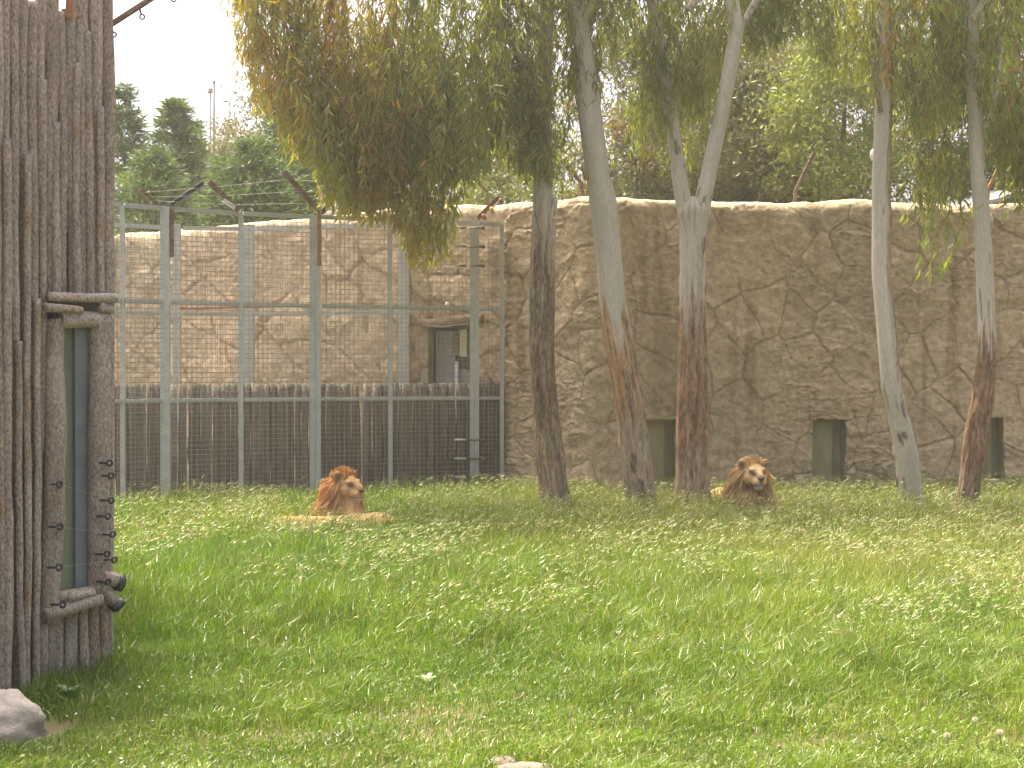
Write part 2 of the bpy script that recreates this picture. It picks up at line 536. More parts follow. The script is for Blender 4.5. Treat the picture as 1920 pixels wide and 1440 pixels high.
def build_wall(px0, px1, ds, dt, ncell, shear, sd, gain=1.0):
    s0, s1 = s_of_px(px0), s_of_px(px1)
    S = np.linspace(s0, s1, int((s1 - s0) / ds))
    tf = np.linspace(-0.1, WALL_H - 0.16, int((WALL_H - 0.06) / dt))
    arc = np.linspace(0, np.pi / 2, 14)[1:]
    top = np.linspace(0, 0.34, 8)[1:]
    arc2 = np.linspace(0, np.pi / 2, 6)[1:]
    off = np.concatenate([np.zeros(len(tf)), -(1 - np.cos(arc)) * 0.16, -0.16 - top, -0.50 - np.sin(arc2) * 0.1, [-0.6, -0.6]])
    zz = np.concatenate([tf, WALL_H - 0.16 + np.sin(arc) * 0.16, np.full(len(top), WALL_H), WALL_H - 0.1 + np.cos(arc2) * 0.1, [2.5, -0.1]])
    nh = np.concatenate([np.ones(len(tf)), np.cos(arc), np.zeros(len(top)), -np.sin(arc2), [-1, -1]])
    nv = np.concatenate([np.zeros(len(tf)), np.sin(arc), np.ones(len(top)), np.cos(arc2), [0, 0]])
    arcl = np.concatenate([tf, WALL_H - 0.16 + arc * 0.16, WALL_H + 0.09 + top, WALL_H + 0.45 + arc2 * 0.1, [6, 8]])
    bx = np.interp(S, ws, wxy[:, 0]); by = np.interp(S, ws, wxy[:, 1])
    nX = np.interp(S, ws, wnor[:, 0]); nY = np.interp(S, ws, wnor[:, 1])
    A, T = np.meshgrid(S, arcl, indexing='ij')
    # cells
    L = s1 - s0
    pts = []
    tries = 0
    while len(pts) < ncell and tries < 20000:
        tries += 1
        p = np.array([seeds_rng.uniform(s0 - 0.3, s1 + 0.3), seeds_rng.uniform(-0.3, WALL_H + 0.2)])
        rmin = 0.18 + 0.7 * seeds_rng.random() ** 2
        if all(((p[0] - q[0]) ** 2 * 1.5 + ((p[1] - q[1]) * 0.85) ** 2) > rmin ** 2 for q in pts):
            pts.append(p)
    pts = np.array(pts)
    wa = A + 0.12 * fbm(A * 1.6, T * 1.6, None, sd, 4) + shear * T
    wt = T + 0.12 * fbm(A * 1.6 + 31, T * 1.6, None, sd + 5, 4)
    ps = pts.copy(); ps[:, 0] += shear * ps[:, 1]
    a, t = wa.ravel(), wt.ravel() * 0.85
    D2 = (a[:, None] - ps[None, :, 0]) ** 2 + (t[:, None] - ps[None, :, 1] * 0.85) ** 2
    i2 = np.argpartition(D2, 2, axis=1)[:, :2]
    dd = np.take_along_axis(D2, i2, 1)
    sw = dd[:, 0] > dd[:, 1]
    i1 = np.where(sw, i2[:, 1], i2[:, 0]); i2b = np.where(sw, i2[:, 0], i2[:, 1])
    q1 = ps[i1] * [1, 0.85]; q2 = ps[i2b] * [1, 0.85]
    nn = q2 - q1
    bd = np.abs((((q1 + q2) / 2 - np.stack([a, t], -1)) * nn).sum(1)) / (np.linalg.norm(nn, axis=1) + 1e-9)
    bd = bd.reshape(A.shape); cell = i1.reshape(A.shape)
    wv = 0.011 + 0.010 * (fbm(A * 1.3, T * 1.3, None, sd + 9, 2) + 0.4)
    wv = np.clip(wv * 0.5, 0.004, 0.016)
    strength = sstep(-0.55, 0.0, fbm(A * 1.1 + 7, T * 1.1, None, sd + 13, 3))
    front = sstep(WALL_H + 0.08, WALL_H - 0.25, T)
    groove = np.exp(-(bd / (wv * 1.5 * gain)) ** 2) * strength * front
    cj = np.array([seeds_rng.uniform(-1, 1) for _ in range(len(pts))])
    tilt = np.array([[seeds_rng.uniform(-1, 1), seeds_rng.uniform(-1, 1)] for _ in range(len(pts))])
    relief = 0.012 * cj[cell] * sstep(0, 0.06, bd)
    relief += 0.03 * ((wa - ps[cell, 0]) * tilt[cell, 0] + (wt - ps[cell, 1]) * tilt[cell, 1]) * sstep(0, 0.08, bd)
    # chiselled ledges: sharp-topped steps running roughly level
    led = fbm(A * 2.6 + 0.4 * T, T * 6.5, None, sd + 21, 3) * 2.2
    led = led - np.floor(led)
    relief += 0.030 * (led ** 2.2) * sstep(-0.1, 0.35, fbm(A * 1.1, T * 1.4, None, sd + 25, 2))
    relief += 0.030 * fbm(A * 1.4, T * 1.4, None, sd + 31, 3) + 0.022 * fbm(A * 6, T * 9, None, sd + 37, 4)
    relief += 0.07 * fbm(A * 0.6, T * 0.5, None, sd + 41, 2)
    relief += 0.03 * sstep(0.0, 0.5, fbm(A * 2.2, T * 2.6, None, sd + 45, 3))
    relief += 0.06 * sstep(0.6, 0.0, T) * 0.5
    disp = relief * (0.35 + 0.65 * front) - 0.028 * gain * groove
    topw = 0.05 * fbm(S * 0.6, S * 0 + 3, None, 77, 3) + 0.022 * fbm(S * 3.5, S * 0 + 9, None, 79, 3)      # the crest is not level
    zr = sstep(2.5, 4.3, zz)[None, :]
    N3 = np.stack([nX[:, None] * nh[None, :], nY[:, None] * nh[None, :], np.ones_like(A) * nv[None, :]], -1)
    V = np.stack([bx[:, None] + nX[:, None] * off[None, :], by[:, None] + nY[:, None] * off[None, :], np.ones_like(A) * zz[None, :] + topw[:, None] * zr], -1)
    V = V + N3 * disp[..., None]
    # colour: tan render, greyer and pinker blotches, dark dirt caught in the joints
    c1 = np.array([0.435, 0.350, 0.225]); c2 = np.array([0.38, 0.32, 0.21]); c3 = np.array([0.46, 0.365, 0.245])
    n1 = sstep(-0.4, 0.4, fbm(A * 0.55, T * 0.55, None, sd + 51, 3))[..., None]
    n2 = sstep(0.0, 0.5, fbm(A * 1.6, T * 1.6, None, sd + 57, 3))[..., None]
    C = c1 * (1 - n1) + c2 * n1
    C = C * (1 - 0.6 * n2) + c3 * 0.6 * n2
    pale = sstep(s_of_px(1125), s_of_px(1040), A)[..., None]      # pinker render by the cage, lightened to stand in for grazing sun
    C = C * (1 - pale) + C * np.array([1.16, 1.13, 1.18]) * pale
    C = C * (1 + 0.06 * cj[cell])[..., None]
    streak = sstep(0.12, 0.5, fbm(A * 4.5, T * 0.45, None, sd + 61, 3))[..., None]
    C = C * (1 - 0.26 * streak * np.array([0.9, 1.0, 1.15]))
    moss = (sstep(0.15, 0.5, fbm(A * 2.5, T * 2.5, None, sd + 65, 3)) * sstep(1.4, 0.2, T))[..., None]
    C = C * (1 - 0.3 * moss) + np.array([0.20, 0.19, 0.10]) * 0.3 * moss
    C = C * (1 - 0.38 * groove[..., None]) + np.array([0.17, 0.12, 0.07]) * 0.38 * groove[..., None]
    crest = sstep(WALL_H - 0.02, WALL_H + 0.1, T)[..., None]
    C = C * (1 - crest) + np.array([0.55, 0.47, 0.36]) * crest  # sunlit rim painted in: the top is coloured paler than the face
    nS, nT = A.shape
    idx = np.arange(nS * nT).reshape(nS, nT)
    Q = np.stack([idx[:-1, :-1], idx[1:, :-1], idx[1:, 1:], idx[:-1, 1:]], -1).reshape(-1, 4)
    fs = (A[:-1, :-1] + ds / 2).ravel(); ft = (T[:-1, :-1] + dt / 2).ravel()
    keep = np.ones(len(Q), bool)
    for a0, a1, z0, z1 in openings:
        wob = 0.02 * fbm(fs * 6, ft * 6, None, 5, 2)
        keep &= ~((fs > a0 + wob) & (fs < a1 + wob) & (ft > z0 - 0.05) & (ft < z1 + wob))
    fc = cell[:-1, :-1].ravel()
    fb = ((bd[:-1, :-1] + bd[1:, 1:]) / 2).ravel()
    isst = (fb > 0.022) & (ft < WALL_H - 0.02)
    Vf = V.reshape(-1, 3); Cf = C.reshape(-1, 3)

    def emit(name, sel, minf=0):
        q = Q[sel]
        if len(q) <= minf:
            return False
        u, inv = np.unique(q.ravel(), return_inverse=True)
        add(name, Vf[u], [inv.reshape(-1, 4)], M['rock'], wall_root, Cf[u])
        return True
    base = keep & ~isst
    for c in range(len(pts)):
        sel = keep & isst & (fc == c)
        if not emit('stone', sel, 40):
            base = base | sel
    emit('joint_bed', base)


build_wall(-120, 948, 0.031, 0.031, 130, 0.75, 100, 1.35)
build_wall(946, 2150, 0.0165, 0.0165, 150, 0.0, 300)

# recesses of the hatches and the service doorway
for k, ((a, b, t, bt), (s0, s1, z0, z1)) in enumerate(zip(HATCH + [DOORWAY], openings)):
    c, n = wall_at((a + b) / 2)
    c3 = np.array([c[0], c[1], 0]); n3 = np.array([n[0], n[1], 0]); t3 = np.array([-n[1], n[0], 0])
    w = s1 - s0
    dep = 0.26 if k < 3 else 0.36
    g = 0.05
    zc, hh = (z0 + z1) / 2, z1 - z0
    zb = max(z0 - 0.03, 0.02)
    f0 = -0.05
    parts = [box(c3 - n3 * (dep + 0.02) + [0, 0, zc], (0.03, w + 0.16, hh + 0.16), [n3, t3, [0, 0, 1]]),
             box(c3 - n3 * ((dep - f0) / 2 - f0 + f0 * 1.0) - t3 * (w / 2 + 0.035) + [0, 0, zc], (dep + f0, 0.04, hh + 0.14), [n3, t3, [0, 0, 1]]),
             box(c3 - n3 * ((dep - f0) / 2 - f0 + f0 * 1.0) + t3 * (w / 2 + 0.035) + [0, 0, zc], (dep + f0, 0.04, hh + 0.14), [n3, t3, [0, 0, 1]]),
             box(c3 - n3 * (dep / 2) + [0, 0, z1 + 0.035], (dep, w + 0.03, 0.04), [n3, t3, [0, 0, 1]])]
    V, f = join(parts)
    h = add('hatch_recess' if k < 3 else 'doorway_recess', V, f, M['recess'], wall_root, smooth=False)
    if k < 3:
        V, f = box(c3 - n3 * 0.16 + [0, 0, z0 - 0.055], (0.44, w * 0.98, 0.09), [n3, t3, [0, 0, 1]])
        add('sill', V, f, M['concrete'], h, smooth=False)
        # sliding inner shutter, set to one side of the recess
        V, f = box(c3 - n3 * 0.19 - t3 * (w * 0.13) + [0, 0, zc], (0.03, w * 0.70, hh * 0.98), [n3, t3, [0, 0, 1]])
        add('shutter', V, f, M['recess'], h, smooth=False)
    else:
        # uneven rock lintel above the doorway, grey door leaf, frame and cream switch box
        sx = np.linspace(-0.5, 0.5, 26)
        pts = c3 + t3 * sx[:, None] * (w + 0.25) + n3 * 0.03 + np.stack([0 * sx, 0 * sx, z1 + 0.03 + 0.03 * np.sin(sx * 5)], -1)
        V, f = tube(pts, 0.075, 10, True, lambda i, th: 1 + 0.25 * fbm(i * 0.35, np.cos(th) * 2, np.sin(th) * 2, 4, 3))
        add('lintel', V, f, M['rock'], wall_root, np.tile([0.30, 0.23, 0.15], (len(V), 1)))
        V, f = box(c3 - n3 * 0.22 - t3 * (w * 0.27) + [0, 0, 1.3], (0.04, w * 0.40, 2.5), [n3, t3, [0, 0, 1]])
        d = add('door', V, f, M['door'], wall_root, smooth=False)
        V, f = box(c3 - n3 * 0.22 + t3 * (w * 0.18) + [0, 0, 1.2], (0.035, w * 0.34, 1.55), [n3, t3, [0, 0, 1]])
        add('door_panel', V, f, M['door'], wall_root, smooth=False)
        for q in (0.0, 0.36):
            V, f = box(c3 - n3 * 0.17 + t3 * (w * q) + [0, 0, 1.32], (0.05, 0.05, 1.55 + (0.6 if q else 0)), [n3, t3, [0, 0, 1]])
            add('door_frame', V, f, M['white_paint'], wall_root, smooth=False)
        V, f = box(c3 - n3 * 0.10 + t3 * (w * 0.20) + [0, 0, 2.36], (0.1, 0.115, 0.4), [n3, t3, [0, 0, 1]])
        add('switch_box', V, f, M['cream'], wall_root, smooth=False)
        V, f = box(c3 - n3 * 0.12 + t3 * (w * 0.02) + [0, 0, 2.36], (0.06, 0.09, 0.36), [n3, t3, [0, 0, 1]])
        add('switch_box', V, f, M['dark_core'], wall_root, smooth=False)
        zl = Z(572, c[1])
        V, f = join([tube([c3 + n3 * 0.02 + [0, 0, zl], c3 + n3 * 0.13 + [0, 0, zl]], 0.02, 8), ellipsoid(c3 + n3 * 0.15 - [0, 0, 0.02] + [0, 0, zl], (0.035, 0.035, 0.06))])
        add('wall_lamp', V, f, M['globe'], wall_root)

# ochre pipe and a slack cable on the wall beside the doorway
c, n = wall_at(768)
V, f = tube(np.array([[c[0] + n[0] * 0.1, c[1] + n[1] * 0.1, z] for z in np.linspace(0.2, 4.0, 8)]), 0.045, 8)
add('drain_pipe', V, f, M['ochre'], wall_root)
cab = []
for px, py in [(778, 440), (781, 490), (785, 545), (790, 580), (797, 602), (808, 610), (840, 613), (886, 608)]:
    c, n = wall_at(px)
    cab.append([c[0] + n[0] * 0.14, c[1] + n[1] * 0.14, Z(py, c[1])])
V, f = tube(cab, 0.006, 5)
add('cable', V, f, M['concrete'], wall_root)


# ------------------------------------------------------------------ bracket arms standing on the wall crest
def wall_arm(px, py0, pts, w, m):
    c, n = wall_at(px)
    D = c[1] + 0.25
    P3 = [P(a, b, D) for a, b in pts]
    P3[0][2] = min(P3[0][2], WALL_H - 0.12)
    parts = [angle_bar(P3[i], P3[i + 1], w, np.array([1.0, 0, 0])) for i in range(len(P3) - 1)]
    V, f = join(parts)
    o = add('bracket_arm', V, f, m, wall_root, smooth=False)
    for q in (0.45, 0.8):
        e = P3[-2] * (1 - q) + P3[-1] * q
        V, f = tube([e + [0, -0.02, 0], e + [0, -0.07, 0]], 0.016, 6)
        add('insulator', V, f, M['black'], o)


wall_arm(910, 380, [(911, 385), (914, 363), (858, 308)], 0.035, M['rust'])
wall_arm(1088, 350, [(1088, 372), (1088, 345), (1042, 292)], 0.045, M['rust'])
wall_arm(1489, 370, [(1488, 378), (1489, 358), (1525, 284)], 0.04, M['rust'])
wall_arm(1852, 370, [(1848, 378), (1850, 356), (1876, 300)], 0.04, M['orange_rust'])

# ------------------------------------------------------------------ cage fence in front of the palisade
FEN = [(150, 17.15), (230, 17.63), (311, 18.03), (452, 18.58), (592, 19.0), (732, 19.4), (890, 19.82), (941, 19.97)]
fen_xy = np.array([[X(a, d), d] for a, d in FEN])
ZT, ZM, ZL = 4.06, 2.83, 1.57
fence = root('cage_fence', (*fen_xy[4], 0), 'galvanised mesh cage fence with rusty raised arms behind the orange-maned lion', 'fence')
post_w = [0.07, 0.055, 0.12, 0.06, 0.15, 0.06, 0.13, 0.06]
for (x, y), w in zip(fen_xy, post_w):
    if w > 0.1:
        V, f = join([box([x - w * 0.27, y, ZT / 2], (w * 0.5, 0.09, ZT)), box([x + w * 0.25, y - 0.02, ZT / 2 - 0.01], (w * 0.46, 0.07, ZT))])
    else:
        V, f = box([x, y, ZT / 2 - 0.02], (w, 0.055, ZT - 0.03))
    add('post', V, f, M['galv'], fence, smooth=False)


def mesh_panel(a, b, z0, z1, pitch, r, parent, name='wire_mesh', off=0.0):
    a, b = np.asarray(a, float), np.asarray(b, float)
    L = np.linalg.norm(b - a)
    t = (b - a) / L
    n = np.array([t[1], -t[0]])
    parts = []
    nv = int(L / pitch)
    prng = np.random.default_rng(int(abs(a[0]) * 1000) + 3)
    for i in range(1, nv):
        p = a + t * (i * L / nv + prng.uniform(-0.003, 0.003)) + n * off
        parts.append(tube([[p[0], p[1], z0], [p[0], p[1], z1]], r, 3, False))
    nh = int((z1 - z0) / pitch)
    for i in range(1, nh):
        z = z0 + (z1 - z0) * i / nh + prng.uniform(-0.003, 0.003)
        p, q = a + n * (off + 2 * r), b + n * (off + 2 * r)
        parts.append(tube([[p[0], p[1], z], [q[0], q[1], z]], r, 3, False))
    V, f = join(parts)
    return add(name, V, f, M['wire'], parent, kind='stuff', smooth=False)


for i in range(len(fen_xy) - 1):
    a, b = fen_xy[i], fen_xy[i + 1]
    t = (b - a) / np.linalg.norm(b - a)
    a2, b2 = a + t * post_w[i] * 0.5, b - t * post_w[i + 1] * 0.5
    for z, h in ((ZT - 0.03, 0.055), (ZM, 0.055), (ZL, 0.05)):
        V, f = bar([*a2, z], [*b2, z], h, 0.045)
        add('rail', V, f, M['galv'], fence, smooth=False)
    mesh_panel(a2, b2, 0.05, ZT - 0.06, 0.062, 0.0033, fence, off=0.03)


def fen(px, py, dy=0.0):
    D = np.interp(px, [q[0] for q in FEN], [q[1] for q in FEN]) + dy
    return P(px, py, D)


# rusty straps on the posts, raised arms and their insulators
V, f = bar(fen(323, 388, -0.06), fen(323, 482, -0.06), 0.05, 0.02); add('post_strap', V, f, M['rust'], fence, smooth=False)
V, f = bar(fen(599, 402, -0.09), fen(599, 498, -0.09), 0.055, 0.02); add('post_strap', V, f, M['orange_rust'], fence, smooth=False)
arms = [((292, 383), (262, 358), 0.045, 'rust'), ((324, 386), (384, 345), 0.05, 'black'), ((446, 398), (390, 343), 0.06, 'rust'),
        ((452, 400), (418, 378), 0.05, 'white_paint'), ((597, 400), (530, 326), 0.065, 'rust'), ((604, 402), (622, 380), 0.045, 'black'),
        ((898, 412), (938, 372), 0.06, 'rust')]
arm_obj = []
for a, b, w, m in arms:
    V, f = angle_bar(fen(*a, -0.05), fen(*b, -0.05), w, np.array([0.3, 0, 1.0]))
    arm_obj.append(add('raised_arm', V, f, M[m], fence, smooth=False))
for px, py, m in [(906, 405, 'orange_rust'), (921, 392, 'yellow'), (938, 376, 'rust')]:
    e = fen(px, py, -0.1)
    V, f = tube([e + [0, -0.05, 0], e + [0.01, 0.0, -0.01], e + [0.025, 0.02, -0.05]], 0.028, 8)
    add('insulator', V, f, M[m], arm_obj[-1])
for py in (427, 462, 498, 825, 860, 895):
    e = fen(893, py, -0.10)
    V, f = join([tube([e + [-0.09, 0, 0], e + [0.10, 0, 0]], 0.016, 6), tube([e + [0.07, 0, 0], e + [0.12, 0, 0]], 0.03, 8)])
    add('insulator_rod', V, f, M['rust'], fence)
    e = fen(863, py, -0.10)
    V, f = tube([e + [-0.08, 0, 0], e + [0.08, 0, 0]], 0.018, 6)
    add('insulator_rod', V, f, M['rust' if py < 700 else 'galv'], fence)
for py in (427, 462, 498):
    V, f = tube([fen(820, py + 2, -0.12), fen(893, py, -0.12), fen(938, py + 3, -0.06)], 0.0035, 4)
    add('strand_wire', V, f, M['wire'], fence)
for q in (0.25, 0.55, 0.85):
    pts = []
    for (a, b, w, m) in (arms[0], arms[2], arms[4]):
        pts.append(fen(a[0] + (b[0] - a[0]) * q, a[1] + (b[1] - a[1]) * q, -0.06))
    pts.append(fen(700, 395 - 55 * q, -0.06)); pts.append(fen(890, 408 - 60 * q, 0.2))
    V, f = tube(pts, 0.0028, 4)
    add('strand_wire', V, f, M['wire'], fence)

# rear mesh fence of the cage
rear_pts = [(120, 20.0), (332, 20.75), (466, 20.85), (757, 20.35)]
rear_xy = np.array([[X(a, d), d] for a, d in rear_pts])
rear = root('rear_mesh_fence', (*rear_xy[2], 0), 'rear mesh fence with broad pale posts seen through the cage, behind the palisade', 'fence')
for (x, y), w in zip(rear_xy, (0.09, 0.10, 0.17, 0.15)):
    V, f = box([x, y, 2.06], (w, 0.10, 4.12)); add('post', V, f, M['galv'], rear, smooth=False)
for i in range(3):
    a, b = rear_xy[i], rear_xy[i + 1]
    t = (b - a) / np.linalg.norm(b - a)
    for z in (4.06, 2.80):
        V, f = bar([*(a + t * 0.09), z], [*(b - t * 0.09), z], 0.06, 0.05); add('rail', V, f, M['galv'], rear, smooth=False)
    mesh_panel(a + t * 0.09, b - t * 0.09, 1.5, 4.0, 0.07, 0.003, rear, off=0.04)
V, f = bar(P(338, 579, 20.6), P(590, 573, 20.5), 0.03, 0.03); add('cross_bar', V, f, M['orange_rust'], rear, smooth=False)

# ------------------------------------------------------------------ palisade of dark round stakes
PAL = [(120, 18.2), (311, 18.75), (592, 19.45), (890, 20.0), (944, 20.08)]
pal_xy = np.array([[X(a, d), d] for a, d in PAL])
pal_s, pal_p = resample(pal_xy, 0.01)
pal_root = root('palisade', (*pal_xy[2], 0), 'low palisade of dark upright stakes inside the cage', 'palisade')
stake_meshes = []
for k in range(8):
    zz = np.linspace(0, 1, 9)
    wob = rng.uniform(-1, 1, (9, 2)) * 0.006
    pts = np.stack([wob[:, 0], wob[:, 1], zz * 1.8], -1)
    V, f = tube(pts, 0.043 * (1 + 0.1 * rng.uniform(-1, 1, 9)), 8)
    base = np.array([[0.115, 0.10, 0.08], [0.10, 0.085, 0.068], [0.13, 0.115, 0.092], [0.11, 0.098, 0.078], [0.095, 0.083, 0.068], [0.12, 0.10, 0.08], [0.105, 0.093, 0.075], [0.125, 0.107, 0.084]][k])
    col = base * 1.55 * (1 + 0.35 * fbm(V[:, 0] * 20, V[:, 1] * 20, V[:, 2] * 3, k, 3))[:, None]
    stake_meshes.append(make_mesh('stake', V, f, col, True, [M['log']]))
s = 0.0
i = 0
while s < pal_s[-1]:
    w = rng.uniform(0.75, 1.45)
    gap = 0.010 if rng.random() < 0.10 else -0.006
    s += 0.041 * w + gap
    p = pal_p[min(int(s / 0.01), len(pal_p) - 1)]
    o = bpy.data.objects.new('stake', stake_meshes[rng.integers(8)])
    scene.collection.objects.link(o)
    o.parent = pal_root
    o.location = (p[0] - pal_xy[2][0], p[1] - pal_xy[2][1] + rng.uniform(-0.02, 0.02), -0.02)
    o.rotation_euler = (rng.uniform(-0.012, 0.012), rng.uniform(-0.015, 0.015), rng.uniform(0, 6.28))
    o.scale = (w, w, 1.0 + rng.uniform(-0.004, 0.004))
    s += 0.041 * w
    i += 1

# ------------------------------------------------------------------ log-clad viewing hut
HA, HB, HC, HD_ = (-190, 7.55), (0, 8.2), (80, 8.62), (213, 8.97)
hut_pts = np.array([[X(a, d), d] for a, d in (HA, HB, HC, HD_)])
hut = root('log_hut', (hut_pts[2][0], hut_pts[2][1], 0), 'tall round-log viewing hut with a narrow window, beside the meadow', 'hut')


def hut_ray(px, py, off=0.0, seg=None):
    """where the photo's ray meets the hut face (offset outwards)"""
    if seg is None:
        seg = 0 if px < 0 else (1 if px < 80 else 2)
    a, b = hut_pts[seg], hut_pts[seg + 1]
    t = (b - a) / np.linalg.norm(b - a)
    n = np.array([t[1], -t[0]])
    dx = (px - 960.0) / F
    D = np.dot(a + n * off, n) / (dx * n[0] + n[1])
    return np.array([dx * D, D, CAM_H - (py - HOR) / F * D])


def log_geo(p0, p1, r, seed, wob=0.012, taper=0.1, ring=12, knots=2, bend=0.0):
    p0, p1 = np.asarray(p0, float), np.asarray(p1, float)
    L = np.linalg.norm(p1 - p0)
    n = max(5, int(L / 0.05))
    u = np.linspace(0, 1, n)
    pts = p0 + (p1 - p0) * u[:, None]
    t = (p1 - p0) / L
    a = np.cross(t, [0.3, 0.9, 0.2]); a /= np.linalg.norm(a)
    b = np.cross(t, a)
    pts = pts + a * (wob * fbm(u * L * 1.1, u * 0 + seed, None, seed, 3) * 1.6)[:, None] + b * (wob * fbm(u * L * 1.1, u * 0 + seed + 9, None, seed + 4, 3) * 1.6)[:, None]
    pts = pts + a * (bend * np.sin(u * np.pi))[:, None]
    rr = r * (1 + taper * (0.5 - u)) * (1 + 0.09 * fbm(u * L * 2.3, u * 0, None, seed + 2, 3))
    krng = np.random.default_rng(seed)
    kn = [(krng.uniform(0, n), krng.uniform(0, 6.28)) for _ in range(knots)]

    def rf(i, th):
        z = i * L / n
        v = 1 + 0.10 * fbm(np.cos(th) * 1.8 + seed, np.sin(th) * 1.8, z * 2.5, seed + 1, 3) + 0.05 * fbm(np.cos(th) * 5, np.sin(th) * 5, z * 14, seed + 3, 2)
        for ki, kt in kn:
            dth = np.abs((th - kt + np.pi) % (2 * np.pi) - np.pi)
            v = v + 0.22 * np.exp(-((i - ki) * L / n / 0.04) ** 2 - (dth / 0.5) ** 2)
        return v
    V, f = tube(pts, rr, ring, True, rf)
    base = np.array([[0.335, 0.285, 0.24], [0.315, 0.27, 0.23], [0.35, 0.30, 0.25], [0.32, 0.265, 0.22], [0.335, 0.29, 0.25]][seed % 5])
    m = fbm(V[:, 0] * 9, V[:, 1] * 9, V[:, 2] * 5, seed + 6, 3)[:, None]
    col = base * (1 + 0.35 * m)
    peel = sstep(0.30, 0.5, fbm(V[:, 0] * 6 + 5, V[:, 1] * 6, V[:, 2] * 3.5, seed + 8, 3))[:, None]
    col = col * (1 - peel) + np.array([0.30, 0.225, 0.16]) * peel
    return V, f, col


def hut_log(px, w, py0, py1, off=0.0, seg=None, px1=None, seed=0, name='log', wob=0.012, knots=2, taper=0.1):
    a = hut_ray(px if px1 is None else px1, py1, off, seg)     # lower end
    b = hut_ray(px, py0, off, seg)
    r = w / 2 / F * ((a[1] + b[1]) / 2)
    V, f, c = log_geo(a, b, r, seed, wob, taper, 12, knots)
    return add(name, V, f, M['log'], hut, c)


sd = 1
for px, w, t, bt, off in [(-150, 34, -60, 1450, 0), (-120, 30, -90, 1440, .02), (-92, 30, -50, 1420, 0), (-66, 28, -80, 1400, .01), (-42, 26, -40, 1380, 0), (-20, 24, -70, 1360, .015),
                         (-2, 17, -60, 1340, .02), (12, 17, 262, 1330, .05), (14, 19, -45, 420, .0), (28, 20, -70, 1330, .01), (44, 20, -25, 1320, .0), (53, 14, 290, 1300, .045),
                         (60, 21, 5, 1300, .01), (74, 20, -50, 1290, .0), (84, 15, 150, 850, .03), (35, 15, 640, 1310, .055), (70, 14, 560, 1290, .05)]:
    hut_log(px, w, t, bt, off, seg=0 if px < 0 else 1, seed=sd, px1=px + rng.uniform(-5, 5)); sd += 1
for px, w, t in [(97, 28, -35), (117, 20, 24), (134, 24, 30), (156, 30, -28), (180, 27, -55), (202, 26, -20)]:
    hut_log(px, w, t, 566, 0.0, 2, seed=sd, px1=px + rng.uniform(-3, 3)); sd += 1
for px, w, t in [(107, 16, 230), (146, 15, 120), (168, 15, 60), (191, 16, 200)]:
    hut_log(px, w, t, 562, 0.045, 2, seed=sd, px1=px + rng.uniform(-4, 4)); sd += 1
for px, w in [(90, 24), (108, 20), (124, 17), (139, 18), (156, 20), (174, 21), (191, 18), (204, 14)]:
    hut_log(px, w, 1128, 1310, 0.0, 2, seed=sd, px1=px + rng.uniform(-2, 2), knots=0); sd += 1
# window surround
hut_log(100, 40, 598, 1166, 0.05, 2, px1=100, seed=60, name='jamb_log', wob=0.035, knots=5, taper=0.2)
hut_log(188, 40, 592, 1112, 0.04, 2, px1=184, seed=61, name='jamb_log', wob=0.02, knots=5, taper=-0.12)
hut_log(207, 18, 560, 1090, 0.01, 2, px1=203, seed=67, name='jamb_log', wob=0.01)


def cross_log(pa, pb, w, off, seed, name, wob=0.015, knots=2):
    a, b = hut_ray(*pa, off, 2), hut_ray(*pb, off, 2)
    V, f, c = log_geo(a, b, w / 2 / F * a[1], seed, wob, 0.15, 12, knots)
    return add(name, V, f, M['log'], hut, c * 1.12)


cross_log((92, 561), (218, 568), 18, 0.11, 71, 'lintel_log', 0.03)
cross_log((84, 578), (154, 583), 15, 0.13, 72, 'lintel_log', 0.02)
cross_log((185, 577), (210, 583), 15, 0.10, 73, 'lintel_log')
cross_log((112, 592), (206, 598), 32, 0.07, 74, 'lintel_log')
cross_log((84, 1150), (190, 1118), 25, 0.10, 75, 'sill_log', 0.02, 4)
cross_log((104, 1124), (192, 1103), 22, 0.05, 76, 'sill_log', 0.02, 3)
cross_log((128, 1118), (176, 1108), 18, 0.10, 77, 'sill_log', 0.015)
# short log ends crossing at the outer corner, with black plastic caps
for (pa, pb, w, sdd) in [((186, 1086), (219, 1092), 30, 78), ((189, 1098), (216, 1132), 26, 79)]:
    lo = cross_log(pa, pb, w, 0.08, sdd, 'corner_log')
    a, b = hut_ray(*pa, 0.08, 2), hut_ray(*pb, 0.08, 2)
    t = (b - a) / np.linalg.norm(b - a)
    V, f = tube([b - t * 0.01, b + t * 0.03], w / 2 / F * 8.9 * 1.12, 14)
    add('end_cap', V, f, M['black'], lo)
# glazing: pane, steel mullion and dark room behind
t2 = hut_pts[3] - hut_pts[2]; t2 = np.array([*(t2 / np.linalg.norm(t2)), 0]); n2 = np.array([t2[1], -t2[0], 0])
g0, g1 = hut_ray(100, 880, -0.03, 2), hut_ray(196, 880, -0.03, 2)
zc, zh = 1.39, 1.72
gc = np.array([(g0[0] + g1[0]) / 2, (g0[1] + g1[1]) / 2, zc])
gw = np.linalg.norm((g1 - g0)[:2])
win = add('window_pane', *box(gc, (gw, 0.012, zh), [t2, n2, [0, 0, 1]]), M['glass'], hut, smooth=False)
bp = hut_ray(153, 880, 0.0, 2)
V, f = join([box([bp[0], bp[1], zc], (0.105, 0.03, zh), [t2, n2, [0, 0, 1]]), box([*(bp[:2] + t2[:2] * 0.046 + n2[:2] * 0.024), zc], (0.012, 0.02, zh), [t2, n2, [0, 0, 1]])])
add('mullion', V, f, M['frame_blue'], win, smooth=False)
